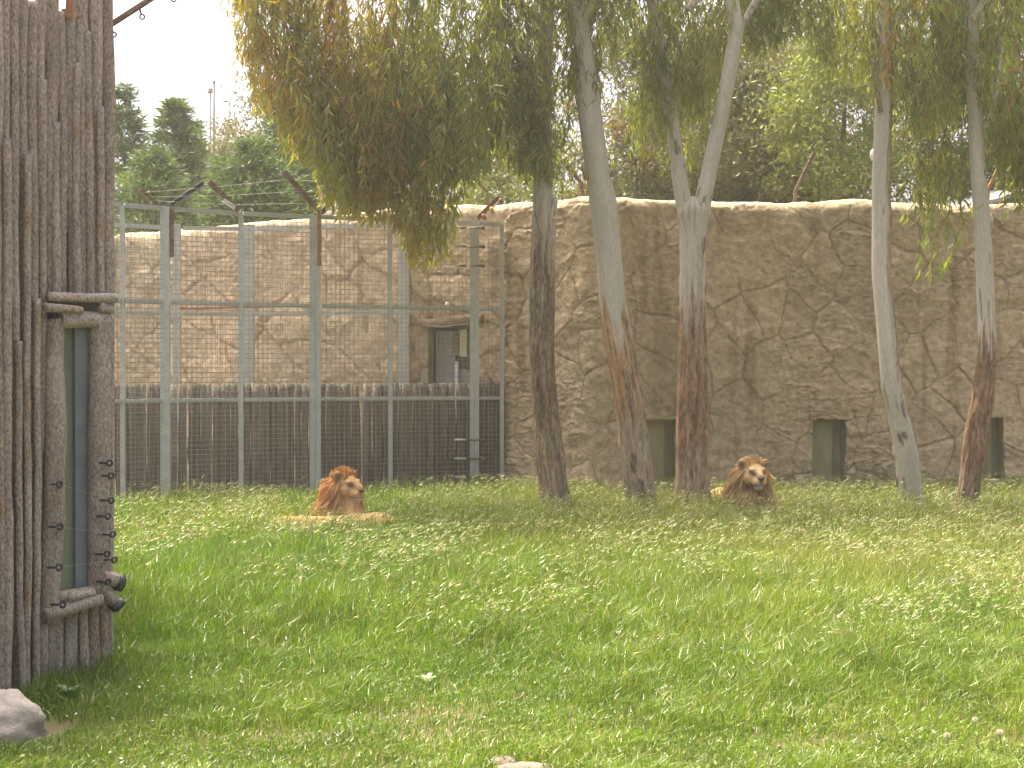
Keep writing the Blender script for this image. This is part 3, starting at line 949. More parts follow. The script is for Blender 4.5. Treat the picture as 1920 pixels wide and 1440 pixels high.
# inner lining boards seen through the glass and the solid core of the hut
add('lining', *box(gc - n2 * 0.22, (gw + 0.25, 0.02, zh + 0.2), [t2, n2, [0, 0, 1]]), M['recess'], hut, smooth=False)


def prism(poly, z0, z1):
    poly = np.asarray(poly, float)
    n = len(poly)
    V = np.vstack([np.c_[poly, np.full(n, z0)], np.c_[poly, np.full(n, z1)]])
    j = np.arange(n); k = (j + 1) % n
    Q = np.stack([j, k, n + k, n + j], -1)
    return V, [Q, (np.arange(n) + n)[None, :], np.arange(n)[::-1][None, :]]


n1 = np.array([0.99, -0.2])
inner = [hut_pts[0] - n1 * 0.09, hut_pts[1] - n1 * 0.09, hut_pts[2] - np.array([0.11, -0.02]), hut_pts[3] - np.array([0.10, -0.02]), [-3.75, 12.0], [-5.2, 12.0], [-5.2, 7.6]]
core_low = prism(inner, 0, 0.36); core_top = prism(inner, 2.26, 4.15)
inner2 = [hut_pts[0] - n1 * 0.09, hut_pts[1] - n1 * 0.09, hut_pts[2] - np.array([0.40, -0.26]), hut_pts[3] - np.array([0.40, -0.26]), [-3.75, 12.0], [-5.2, 12.0], [-5.2, 7.6]]
core_mid = prism(inner2, 0.355, 2.265)
V, f = join([(v, [q]) for cr in (core_low, core_top, core_mid) for v, q in [(cr[0], cr[1][0])]])
caps = []
Vc = [core_low, core_top, core_mid]
for cr in Vc:
    add('wall_core', cr[0], cr[1], M['dark_core'], hut, smooth=False)
# electric-fence ring insulators along the window and the outer edge, and their wires
ring_px = [(111, 908), (112, 988), (110, 1064), (117, 1134), (205, 868), (208, 892), (208, 938), (202, 968), (211, 1002), (200, 1039), (214, 1050), (202, 1091)]
ring_pos = []
for px, py in ring_px:
    e = hut_ray(px, py, 0.16, 2)
    ring_pos.append(e)
    V, f = join([torus(e, 0.017, 0.008, [t2, [0, 0, 1], n2]), tube([e - t2 * 0.018, e - t2 * 0.045 - n2 * 0.06], 0.008, 6)])
    add('ring_insulator', V, f, M['black'], hut)
for k, (a, b) in enumerate([(0, 6), (1, 8), (2, 10), (3, 11)]):
    st = hut_ray(-60, ring_px[a][1] + 55, 0.25, 1)
    V, f = tube([st, ring_pos[a], ring_pos[b]], 0.0009, 3)
    add('electric_wire', V, f, M['galv'], hut)
e = hut_ray(111, 850, 0.13, 2)
add('cable_clip', *ellipsoid(e, (0.018, 0.015, 0.045), 10, 8), M['white_paint'], hut)
# rusty arm with ring insulators reaching out from the hut top, and a rusty plate between the log tips
a0, a1 = hut_ray(200, 62, 0.0, 2), hut_ray(330, -24, 0.0, 2)
a1 = P(330, -24, 8.97); a0 = P(196, 62, 8.97)
V, f = angle_bar(a0, a1, 0.035, np.array([0, 0, 1.0]))
arm = add('raised_arm', V, f, M['rust'], hut, smooth=False)
for px, py in [(215, 66), (268, 33), (327, 0)]:
    e = P(px, py, 8.95)
    V, f = join([torus(e, 0.015, 0.005, [[1, 0, 0], [0, 0, 1], [0, 1, 0]]), tube([e + [-0.005, 0, 0.014], e + [-0.02, 0, 0.06]], 0.006, 6)])
    add('ring_insulator', V, f, M['black'], arm)
add('top_bracket', *bar(P(118, 26, 8.72), P(138, 28, 8.72), 0.05, 0.03), M['orange_rust'], hut, smooth=False)
add('top_bracket', *bar(P(131, 30, 8.75), P(134, -20, 8.75), 0.04, 0.03), M['orange_rust'], hut, smooth=False)

# ------------------------------------------------------------------ stones
V, f = bump_ico((X(0, 7.4), 7.4, 0.02), (0.25, 0.2, 0.20), 9, 0.38, 2.0)
add('boulder', V, f, M['boulder'], label='pale rounded boulder at the foot of the log hut', cat='boulder')
V, f = bump_ico((X(985, 6.72), 6.72, 0.0), (0.17, 0.09, 0.05), 8, 0.4, 2.4)
add('flat_stone', V, f, M['flat_stone'], label='long brown flat stone half sunk in the grass at the bottom edge', cat='stone')
V, f = bump_ico((X(945, 6.85), 6.86, 0.0), (0.07, 0.06, 0.05), 12, 0.25, 1.8)
add('flat_stone', V, f, M['flat_stone'], label='small tan stone just behind the long flat stone at the bottom edge', cat='stone')


# ------------------------------------------------------------------ leaves and twigs in bulk
def leaf_batch(base, direc, length, width, col, curve=0.15, rs=None):
    """narrow sickle leaves: 6 vertices, 4 triangles each"""
    rs = rs or rng
    n = len(base)
    d = direc / (np.linalg.norm(direc, axis=1)[:, None] + 1e-9)
    r = rs.normal(size=(n, 3))
    s = np.cross(d, r); s /= np.linalg.norm(s, axis=1)[:, None] + 1e-9
    u = np.cross(s, d)
    L, W = length[:, None], width[:, None] / 2
    cv = (curve * length * rs.uniform(-1, 1, n))[:, None]
    b = base
    m1 = b + d * L * 0.33 + u * cv * 0.6
    m2 = b + d * L * 0.70 + u * cv * 0.7
    tip = b + d * L
    V = np.stack([b, m1 - s * W, m1 + s * W, m2 - s * W * 0.75, m2 + s * W * 0.75, tip], 1).reshape(-1, 3)
    o = np.arange(n)[:, None] * 6
    T = np.vstack([o + [0, 2, 1], o + [3, 4, 5]])
    Q = o + np.array([1, 2, 4, 3])
    return V, [T, Q], np.repeat(col, 6, 0)


def kite_batch(base, direc, length, width, col, rs=None):
    """small two-triangle leaves"""
    rs = rs or rng
    n = len(base)
    d = direc / (np.linalg.norm(direc, axis=1)[:, None] + 1e-9)
    s = np.cross(d, rs.normal(size=(n, 3))); s /= np.linalg.norm(s, axis=1)[:, None] + 1e-9
    u = np.cross(s, d)
    L, W = length[:, None], width[:, None] / 2
    m = base + d * L * 0.45 + u * L * 0.08
    V = np.stack([base, m - s * W, m + s * W, base + d * L], 1).reshape(-1, 3)
    o = np.arange(n)[:, None] * 4
    return V, [np.vstack([o + [0, 2, 1], o + [1, 2, 3]])], np.repeat(col, 4, 0)


def pick(cols, w, n, rs, jit=0.22):
    cols = np.array(cols)
    i = rs.choice(len(cols), n, p=np.array(w) / np.sum(w))
    return np.clip(cols[i] * (1 + rs.uniform(-jit, jit, (n, 1))) * (1 + rs.uniform(-0.08, 0.08, (n, 3))), 0.005, 0.9)


# ------------------------------------------------------------------ eucalyptus trees
DT = 17.4
PALE, TAN, RUST, DARK, GREYB, REDB, SPOT = [np.array(c) for c in ((0.42, 0.39, 0.315), (0.38, 0.305, 0.21), (0.38, 0.215, 0.10), (0.17, 0.128, 0.08), (0.29, 0.23, 0.155), (0.235, 0.145, 0.085), (0.10, 0.075, 0.055))]


def mixc(a, b, t):
    t = np.asarray(t)[:, None]
    return a * (1 - t) + b * t


def bark_colour(kind, V, th, seed):
    z = V[:, 2]
    st = fbm(np.cos(th) * 3.2, np.sin(th) * 3.2, z * 0.9, seed, 4)          # long vertical streaks
    st2 = fbm(np.cos(th) * 7, np.sin(th) * 7, z * 1.8, seed + 5, 4)
    bl = fbm(np.cos(th) * 2, np.sin(th) * 2, z * 2.6, seed + 11, 4)          # blotches
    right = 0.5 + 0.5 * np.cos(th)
    c = np.tile(PALE, (len(V), 1)) * (1 + 0.10 * bl[:, None])
    if kind == 1:
        e = z + 0.9 * st + 0.2 * st2
        c = mixc(c, GREYB, sstep(3.95, 3.5, e))
        c = mixc(c, np.tile(DARK, (len(V), 1)), sstep(3.35, 2.9, e))
        c = mixc(c, np.tile(PALE * 0.8, (len(V), 1)), sstep(0.22, 0.45, st2) * sstep(2.4, 3.0, z))
        c = mixc(c, GREYB * 0.85, sstep(1.5, 0.9, z + 0.5 * st))
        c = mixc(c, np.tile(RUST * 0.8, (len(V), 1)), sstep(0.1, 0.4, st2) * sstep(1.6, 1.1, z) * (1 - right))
    elif kind == 2:
        e = z + 0.8 * st + 0.25 * st2
        c = mixc(c, np.tile(RUST, (len(V), 1)), sstep(2.75, 2.45, e))
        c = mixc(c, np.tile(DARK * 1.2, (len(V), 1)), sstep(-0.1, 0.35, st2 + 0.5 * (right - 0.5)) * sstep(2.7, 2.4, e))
        c = mixc(c, np.tile(TAN, (len(V), 1)), sstep(0.2, 0.5, -st2) * sstep(2.6, 2.2, e))
        c = mixc(c, np.tile(TAN * 0.82, (len(V), 1)), sstep(1.55, 1.15, z + 0.7 * st))
        c = mixc(c, np.tile(SPOT, (len(V), 1)), sstep(0.18, 0.34, bl) * sstep(1.3, 1.0, z) * 0.8)
        c = mixc(c, np.tile(RUST, (len(V), 1)), sstep(0.2, 0.4, -bl) * sstep(1.1, 0.8, z) * 0.8)
    elif kind == 3:
        c = mixc(c, GREYB, sstep(0.0, 0.35, st2) * sstep(4.6, 3.9, z) * 0.8)
        e = z + 1.0 * st + 0.4 * st2
        c = mixc(c, np.tile(REDB, (len(V), 1)), sstep(2.95, 2.45, e))
        c = mixc(c, np.tile(PALE * 0.8, (len(V), 1)), sstep(0.15, 0.4, st2) * sstep(1.9, 2.6, z) * sstep(3.6, 3.2, z))
        c = mixc(c, GREYB, sstep(1.1, 0.7, z + 0.4 * st))
        c = mixc(c, np.tile(np.array([0.24, 0.14, 0.10]), (len(V), 1)), sstep(0.1, 0.4, bl) * sstep(1.2, 0.6, z))
    elif kind == 4:
        c = mixc(c, np.tile(PALE * 1.12, (len(V), 1)), sstep(-0.1, 0.4, st))
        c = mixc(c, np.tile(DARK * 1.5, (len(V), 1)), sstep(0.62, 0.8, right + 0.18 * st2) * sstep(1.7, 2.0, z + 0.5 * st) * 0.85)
        c = mixc(c, GREYB, sstep(0.16, 0.32, bl) * sstep(1.9, 1.5, z) * 0.9)
        c = mixc(c, np.tile(SPOT, (len(V), 1)), sstep(0.26, 0.38, bl) * sstep(1.9, 1.5, z))
        c = mixc(c, np.tile(np.array([0.20, 0.20, 0.11]), (len(V), 1)), np.exp(-((z - 1.55) / 0.15) ** 2) * sstep(-0.2, 0.3, st2) * 0.7)
    else:
        e = z + 0.6 * st + 0.5 * st2
        c = mixc(c, np.tile(REDB * 0.85, (len(V), 1)), sstep(2.5, 2.25, e))
        c = mixc(c, np.tile(PALE * 0.7, (len(V), 1)), sstep(0.2, 0.4, -st2) * sstep(1.7, 2.2, z) * sstep(2.9, 2.6, z))
        c = mixc(c, np.tile(DARK, (len(V), 1)), sstep(0.0, 0.4, bl) * sstep(2.4, 2.1, e) * 0.7)
        c = mixc(c, GREYB * 0.8, sstep(0.9, 0.5, z + 0.3 * st) * 0.7)
    rough = sstep(0.33, 0.16, c.mean(1))
    fine = fbm(np.cos(th) * 11, np.sin(th) * 11, z * 4.5, seed + 71, 3)
    c = c * (1 + (0.05 + 0.80 * rough) * fine)[:, None]
    flake = sstep(0.28, 0.42, fbm(np.cos(th) * 6, np.sin(th) * 6, z * 3.2, seed + 77, 3)) * rough
    c = mixc(c, np.tile([0.27, 0.215, 0.165], (len(V), 1)), flake * 0.55)
    # dark knots on the smooth bark
    kn = sstep(0.50, 0.56, fbm(np.cos(th) * 2.6, np.sin(th) * 2.6, z * 3.4, seed + 23, 2))
    c = mixc(c, np.tile(SPOT, (len(V), 1)), kn * (1 - rough) * 0.8)
    return c, rough


def trunk_part(name, prof, D, kind, seed, parent, dens=0.018, ring=44, flare=True, dpath=None):
    """prof: rows (py, xl, xr) of the photo's outline, top row last"""
    prof = sorted(prof, key=lambda r: -r[0])
    py = np.array([r[0] for r in prof], float); cx = np.array([(r[1] + r[2]) / 2 for r in prof]); w = np.array([r[2] - r[1] for r in prof], float)
    if flare:
        d = (py[0] - py[1]); sl = (cx[0] - cx[1]) / d
        py = np.concatenate([[py[0] + 62], py]); cx = np.concatenate([[cx[0] + sl * 62], cx]); w = np.concatenate([[w[0] * 1.45], w])
    z = Z(py, D)
    n = max(8, int((z[-1] - z[0]) / dens))
    zz = np.linspace(z[0], z[-1], n)
    xs = np.interp(zz, z, X(cx, D)); ww = np.interp(zz, z, w / F * D)
    k = min(21, (n // 4) * 2 + 1)
    ker = np.hanning(k + 2)[1:-1]; ker /= ker.sum()
    sm = lambda a: np.convolve(np.pad(a, k // 2, mode='reflect', reflect_type='odd'), ker, 'valid')
    xs, ww = sm(xs), sm(ww)
    ys = D + (0.12 * fbm(zz * 0.5, zz * 0 + seed, None, seed, 2) if dpath is None else np.interp(zz, z, dpath))
    pts = np.stack([xs, ys, zz], -1)
    th = np.arange(ring) / ring * 2 * np.pi
    TH = np.tile(th, n)
    # rings are level so that cos(angle) is the picture's right side
    ZZ = np.repeat(zz, ring)
    V0 = np.stack([np.cos(TH), np.sin(TH), ZZ], -1)
    c, rough = bark_colour(kind, V0, TH, seed)
    lump = 1 + 0.035 * fbm(np.cos(TH) * 1.2, np.sin(TH) * 1.2, ZZ * 1.6, seed + 31, 3)
    ridge = np.abs(fbm(np.cos(TH) * 5.5, np.sin(TH) * 5.5, ZZ * 1.5, seed + 37, 3))
    R = np.repeat(ww / 2, ring) * (lump + rough * (0.14 - 0.50 * ridge))
    R *= 1 + 0.10 * sstep(0.55, 0.0, ZZ) * np.cos(TH * 3 + seed) * (1 if flare else 0)
    V = np.repeat(pts, ring, 0) + np.stack([np.cos(TH) * R, np.sin(TH) * R, 0 * R], -1)
    i = np.arange(n - 1)[:, None] * ring; j = np.arange(ring)[None, :]; kk = (j + 1) % ring
    Q = np.stack([i + j, i + kk, i + ring + kk, i + ring + j], -1).reshape(-1, 4)
    V = np.vstack([V, pts[-1]])
    c = np.vstack([c, c[-1]])
    T = np.stack([np.full(ring, n * ring), (n - 1) * ring + np.arange(ring), (n - 1) * ring + (np.arange(ring) + 1) % ring], -1)
    rough = np.append(rough, rough[-1])
    return add(name, V, [Q, T], M['bark'], parent, np.c_[c, 0.22 + 0.78 * rough]), pts


def limb(parent, pts, r0, r1, seed, pale=True, name='branch'):
    pts = np.asarray(pts, float)
    s, p = resample(pts, 0.06)
    if len(p) < 4:
        p = np.linspace(pts[0], pts[-1], 5)
    u = np.linspace(0, 1, len(p))
    V, f = tube(p, r0 * (1 - u) + r1 * u, 10, True, lambda i, th: 1 + 0.12 * fbm(i * 0.15, np.cos(th), np.sin(th), seed, 3))
    c = (PALE if pale else GREYB) * (1 + 0.25 * fbm(V[:, 0] * 6, V[:, 1] * 6, V[:, 2] * 6, seed, 3))[:, None]
    return add(name, V, f, M['bark'], parent, c)


EUC = {  # leaf colours (linear)
    'olive': (0.165, 0.185, 0.038), 'deep': (0.095, 0.135, 0.034), 'blue': (0.130, 0.160, 0.058), 'yellow': (0.25, 0.25, 0.040), 'gold': (0.28, 0.215, 0.042),
    'rust': (0.29, 0.14, 0.045), 'brown': (0.19, 0.12, 0.050), 'fresh': (0.17, 0.245, 0.040), 'pale': (0.22, 0.225, 0.10)}


GAPS = [(1063, 230, 24, 80), (1050, 60, 18, 50), (1150, 95, 55, 40), (1146, 245, 24, 45), (1300, 105, 22, 30), (892, 215, 30, 30), (700, 20, 16, 22), (815, 110, 14, 40), (1110, 20, 14, 25)]


def curtain(zones, D, seed):
    """zones: (x0, x1, ytop, ybot list [(x,y)...], n twigs, colour weights, depth spread). Hanging twigs with sickle leaves."""
    rs = np.random.default_rng(seed)
    LB, LD, LC, TW = [], [], [], []
    for (x0, x1, ytop, prof, n, cw, dsp) in zones:
        prof = sorted(prof)
        names = list(cw.keys())
        for _ in range(int(n * 1.15)):
            px = rs.uniform(x0, x1)
            yb = np.interp(px, [q[0] for q in prof], [q[1] for q in prof])
            d = D + rs.uniform(-dsp, dsp)
            L = rs.uniform(0.5, 1.15)
            lpx = L / d * F
            ye = yb - abs(rs.normal()) * 16 if rs.random() < 0.28 else rs.uniform(ytop, yb)
            ye = min(ye, yb)
            if any(((px - gx_) / ga) ** 2 + ((ye - lpx * 0.35 - gy_) / gb) ** 2 < 1 for gx_, gy_, ga, gb in GAPS) and rs.random() < 0.93:
                continue
            b = P(px, ye - lpx, d)
            nseg = int(L / 0.045)
            u = np.linspace(0, 1, nseg)
            sway = rs.normal(0, 0.10, 2)
            out = rs.normal(0, 0.22, 2) * L
            p = np.stack([b[0] + out[0] * (1 - u) ** 2 + sway[0] * np.sin(u * 2.2), b[1] + out[1] * (1 - u) ** 2 + sway[1] * np.sin(u * 2.0), b[2] - u * L], -1)
            TW.append(p[::3])
            m = rs.integers(1, 3, nseg).sum()
            idx = rs.integers(0, nseg, m)
            base = p[idx] + rs.normal(0, 0.018, (m, 3))
            dr = np.stack([rs.normal(0, 0.42, m), rs.normal(0, 0.42, m), -np.abs(rs.normal(0.85, 0.3, m))], -1)
            LB.append(base); LD.append(dr)
            # one twig, mostly one hue
            wq = np.cumsum(list(cw.values())) / sum(cw.values())
            hue = 0.5 + 0.62 * fbm(np.array([px / 70.0]), np.array([ye / 90.0]), None, 17, 2)[0] + rs.normal(0, 0.16)
            main = EUC[names[int(np.searchsorted(wq, np.clip(hue, 0.0, 0.999)))]]
            mix = pick([EUC[k] for k in names], list(cw.values()), m, rs)
            w = rs.uniform(0.15, 0.55, (m, 1))
            LC.append(np.array(main) * (1 - w) * (1 + rs.uniform(-0.15, 0.15, (m, 1))) + mix * w)
    B, Dr, C = np.vstack(LB), np.vstack(LD), np.vstack(LC)
    n = len(B)
    V, f, col = leaf_batch(B, Dr, rs.uniform(0.10, 0.20, n), rs.uniform(0.016, 0.027, n), C, 0.25, rs)
    tw = join([tube(p, np.linspace(0.005, 0.002, len(p)), 3, False) for p in TW if len(p) > 2])
    return (V, f, col), tw


def crown(parent, zones, D, seed):
    (V, f, col), tw = curtain(zones, D, seed)
    add('crown', V, f, M['leaf'], parent, col, smooth=False)
    add('twigs', tw[0], tw[1], M['bark'], parent, np.tile([0.16, 0.10, 0.06], (len(tw[0]), 1)), kind='stuff')
    return len(V) // 6


tree_data = []
# first tree: dark-barked trunk whose crown hangs to the left as a long curtain
t1 = root('eucalyptus_tree', (X(1041, DT), DT, 0), 'eucalyptus with dark brown rough trunk and long drooping curtain of reddish-green leaves over the cage', 'tree', 'eucalyptus trees in front of the rock wall')
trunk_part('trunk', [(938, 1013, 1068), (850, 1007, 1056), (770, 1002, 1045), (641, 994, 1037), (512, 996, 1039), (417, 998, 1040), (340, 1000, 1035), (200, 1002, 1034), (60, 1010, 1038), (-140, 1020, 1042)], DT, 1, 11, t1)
limb(t1, [P(1030, 415, DT - .05), P(1036, 395, DT - .1), P(1044, 366, DT - .12)], 0.055, 0.03, 3, True, 'broken_stub')
limb(t1, [P(1012, 180, DT), P(930, 20, DT - .2), P(800, -120, DT - .3), P(640, -160, DT - .2)], 0.08, 0.03, 4)
limb(t1, [P(1015, 40, DT), P(880, -60, DT + .4), P(700, -40, DT + .6), P(560, -90, DT + .5)], 0.06, 0.02, 5)
limb(t1, [P(800, -120, DT - .3), P(760, 60, DT - .4), P(745, 200, DT - .4)], 0.03, 0.012, 6)
W1 = {'blue': 0.3, 'olive': 2.8, 'fresh': 0.6, 'yellow': 1.5, 'gold': 1.3, 'brown': 0.6, 'rust': 1.5}
W2 = {'olive': 1.0, 'fresh': 1.0, 'yellow': 3.2, 'gold': 1.8, 'rust': 1.1}
W3 = {'deep': 1.8, 'blue': 1.2, 'olive': 2.8, 'fresh': 0.8, 'yellow': 0.7, 'brown': 0.3}
crown(t1, [
    (445, 620, -70, [(445, 10), (470, 130), (490, 210), (530, 230), (560, 290), (620, 330)], 250, W1, 0.7),
    (560, 760, -70, [(560, 270), (620, 350), (660, 380), (760, 330)], 330, W1, 0.8),
    (610, 850, 150, [(610, 372), (640, 402), (700, 415), (750, 420), (770, 480), (800, 512), (835, 470), (850, 400)], 300, W2, 0.55),
    (740, 960, -70, [(740, 320), (800, 340), (850, 345), (920, 320), (960, 240)], 380, W3, 0.8),
    (925, 1060, -70, [(925, 245), (950, 300), (985, 330), (1040, 335), (1060, 250)], 230, W3, 0.5),
], DT - 0.1, 101)

t2r = root('eucalyptus_tree', (X(1205, DT), DT, 0), 'leaning eucalyptus with smooth pale upper trunk and orange-brown streaked middle', 'tree', 'eucalyptus trees in front of the rock wall')
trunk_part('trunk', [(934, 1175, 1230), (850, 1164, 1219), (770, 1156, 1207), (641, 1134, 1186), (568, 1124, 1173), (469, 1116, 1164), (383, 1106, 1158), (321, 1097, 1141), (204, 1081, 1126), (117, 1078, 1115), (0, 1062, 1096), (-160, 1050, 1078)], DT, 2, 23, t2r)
limb(t2r, [P(1138, 330, DT - .05), P(1155, 322, DT - .15), P(1160, 316, DT - .2)], 0.05, 0.03, 13, False, 'broken_stub')
limb(t2r, [P(1100, 335, DT - .1), P(1093, 318, DT - .2), P(1092, 300, DT - .22)], 0.035, 0.012, 14, False, 'broken_stub')
limb(t2r, [P(1086, 60, DT), P(1130, -30, DT - .3), P(1190, -100, DT - .4)], 0.05, 0.02, 15)
crown(t2r, [
    (1050, 1130, -70, [(1050, 120), (1080, 170), (1100, 200), (1130, 130)], 110, W3, 0.5),
    (1120, 1240, -70, [(1120, 60), (1160, 120), (1200, 150), (1240, 250)], 110, W3, 0.6),
    (1070, 1120, 0, [(1070, 210), (1120, 240)], 30, {'olive': 2, 'brown': 1, 'blue': 1, 'pale': 1}, 0.4),
], DT + 0.18, 102)

t3 = root('eucalyptus_tree', (X(1300, DT), DT, 0), 'forked eucalyptus with red-brown lower trunk and two pale upper stems, beside the tawny lion', 'tree', 'eucalyptus trees in front of the rock wall')
trunk_part('trunk', [(930, 1268, 1331), (850, 1270, 1326), (770, 1272, 1324), (641, 1274, 1321), (512, 1274, 1322), (426, 1273, 1325), (392, 1268, 1331), (382, 1272, 1328), (374, 1281, 1319), (369, 1293, 1307)], DT, 3, 37, t3)
trunk_part('branch', [(450, 1276, 1306), (395, 1270, 1304), (350, 1262, 1292), (262, 1252, 1278), (187, 1241, 1269), (58, 1220, 1243), (0, 1211, 1237), (-160, 1195, 1215)], DT - 0.02, 3, 41, t3, flare=False, ring=20)
trunk_part('branch', [(450, 1290, 1322), (395, 1296, 1331), (350, 1308, 1340), (262, 1327, 1357), (146, 1351, 1380), (58, 1365, 1394), (0, 1358, 1383), (-160, 1340, 1362)], DT - 0.03, 5, 43, t3, flare=False, ring=20)
limb(t3, [P(1290, 20, DT - .1), P(1300, 5, DT - .1), P(1345, -30, DT - .05)], 0.05, 0.045, 17)
limb(t3, [P(1388, 55, DT), P(1440, -40, DT - .2), P(1500, -110, DT - .2)], 0.05, 0.02, 18)
crown(t3, [
    (1230, 1350, -70, [(1230, 250), (1270, 190), (1310, 230), (1350, 170)], 170, W3, 0.6),
    (1195, 1290, 150, [(1195, 290), (1240, 320), (1290, 300)], 38, {'olive': 2, 'fresh': 1.4, 'brown': 1, 'deep': 1}, 0.5),
    (1370, 1500, -70, [(1370, 90), (1420, 110), (1470, 80), (1500, 60)], 130, {'deep': 3, 'blue': 1.5, 'olive': 1}, 0.5),
], DT + 0.42, 103)

t4 = root('eucalyptus_tree', (X(1712, DT), DT, 0), 'bent eucalyptus with pale grey trunk and a dark stripe of bark down one side', 'tree', 'eucalyptus trees in front of the rock wall')
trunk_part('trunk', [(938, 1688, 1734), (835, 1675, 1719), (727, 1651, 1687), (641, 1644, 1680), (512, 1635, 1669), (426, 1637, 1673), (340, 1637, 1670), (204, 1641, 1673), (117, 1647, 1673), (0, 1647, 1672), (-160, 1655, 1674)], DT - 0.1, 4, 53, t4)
limb(t4, [P(1650, 210, DT - .15), P(1640, 150, DT - .3), P(1632, 105, DT - .35)], 0.035, 0.02, 21, False)
limb(t4, [P(1662, 60, DT), P(1740, -40, DT - .3), P(1800, -100, DT - .3)], 0.05, 0.02, 22)
W4 = {'olive': 2.4, 'deep': 1.4, 'fresh': 1.0, 'gold': 0.6, 'rust': 0.4, 'yellow': 0.8}
crown(t4, [
    (1490, 1660, -70, [(1490, 60), (1540, 130), (1580, 150), (1620, 140), (1660, 190)], 100, {'deep': 2, 'olive': 2, 'yellow': 1}, 0.5),
    (1655, 1800, -70, [(1655, 180), (1700, 250), (1750, 260), (1800, 220)], 190, W4, 0.6),
    (1700, 1812, 330, [(1700, 424), (1725, 430), (1760, 395), (1812, 415)], 26, {'olive': 2, 'deep': 1.5, 'yellow': 1}, 0.25),
    (1728, 1757, 430, [(1728, 515), (1745, 530), (1757, 500)], 6, {'fresh': 2, 'olive': 1}, 0.15),
], DT + 0.15, 104)

t5 = root('eucalyptus_tree', (X(1812, DT), DT, 0), 'eucalyptus with pale upper trunk and dark reddish-brown lower half, rightmost of the trees', 'tree', 'eucalyptus trees in front of the rock wall')
trunk_part('trunk', [(943, 1795, 1831), (835, 1807, 1848), (727, 1826, 1863), (641, 1834, 1866), (512, 1832, 1864), (426, 1828, 1858), (340, 1823, 1852), (204, 1819, 1845), (117, 1810, 1842), (0, 1809, 1834), (-160, 1806, 1826)], DT - 0.2, 5, 67, t5)
limb(t5, [P(1848, 240, DT - .2), P(1858, 210, DT - .25), P(1868, 170, DT - .3), P(1880, 60, DT - .3)], 0.03, 0.015, 25)
limb(t5, [P(1822, 40, DT - .2), P(1880, -60, DT - .3), P(1950, -90, DT - .3)], 0.05, 0.02, 26)
crown(t5, [
    (1770, 1830, -70, [(1770, 150), (1830, 200)], 60, W4, 0.5),
    (1830, 2000, -70, [(1830, 250), (1880, 330), (1920, 370), (2000, 380)], 260, W4, 0.6),
    (1895, 1960, 300, [(1895, 395), (1960, 410)], 14, W4, 0.3),
], DT + 0.10, 105)


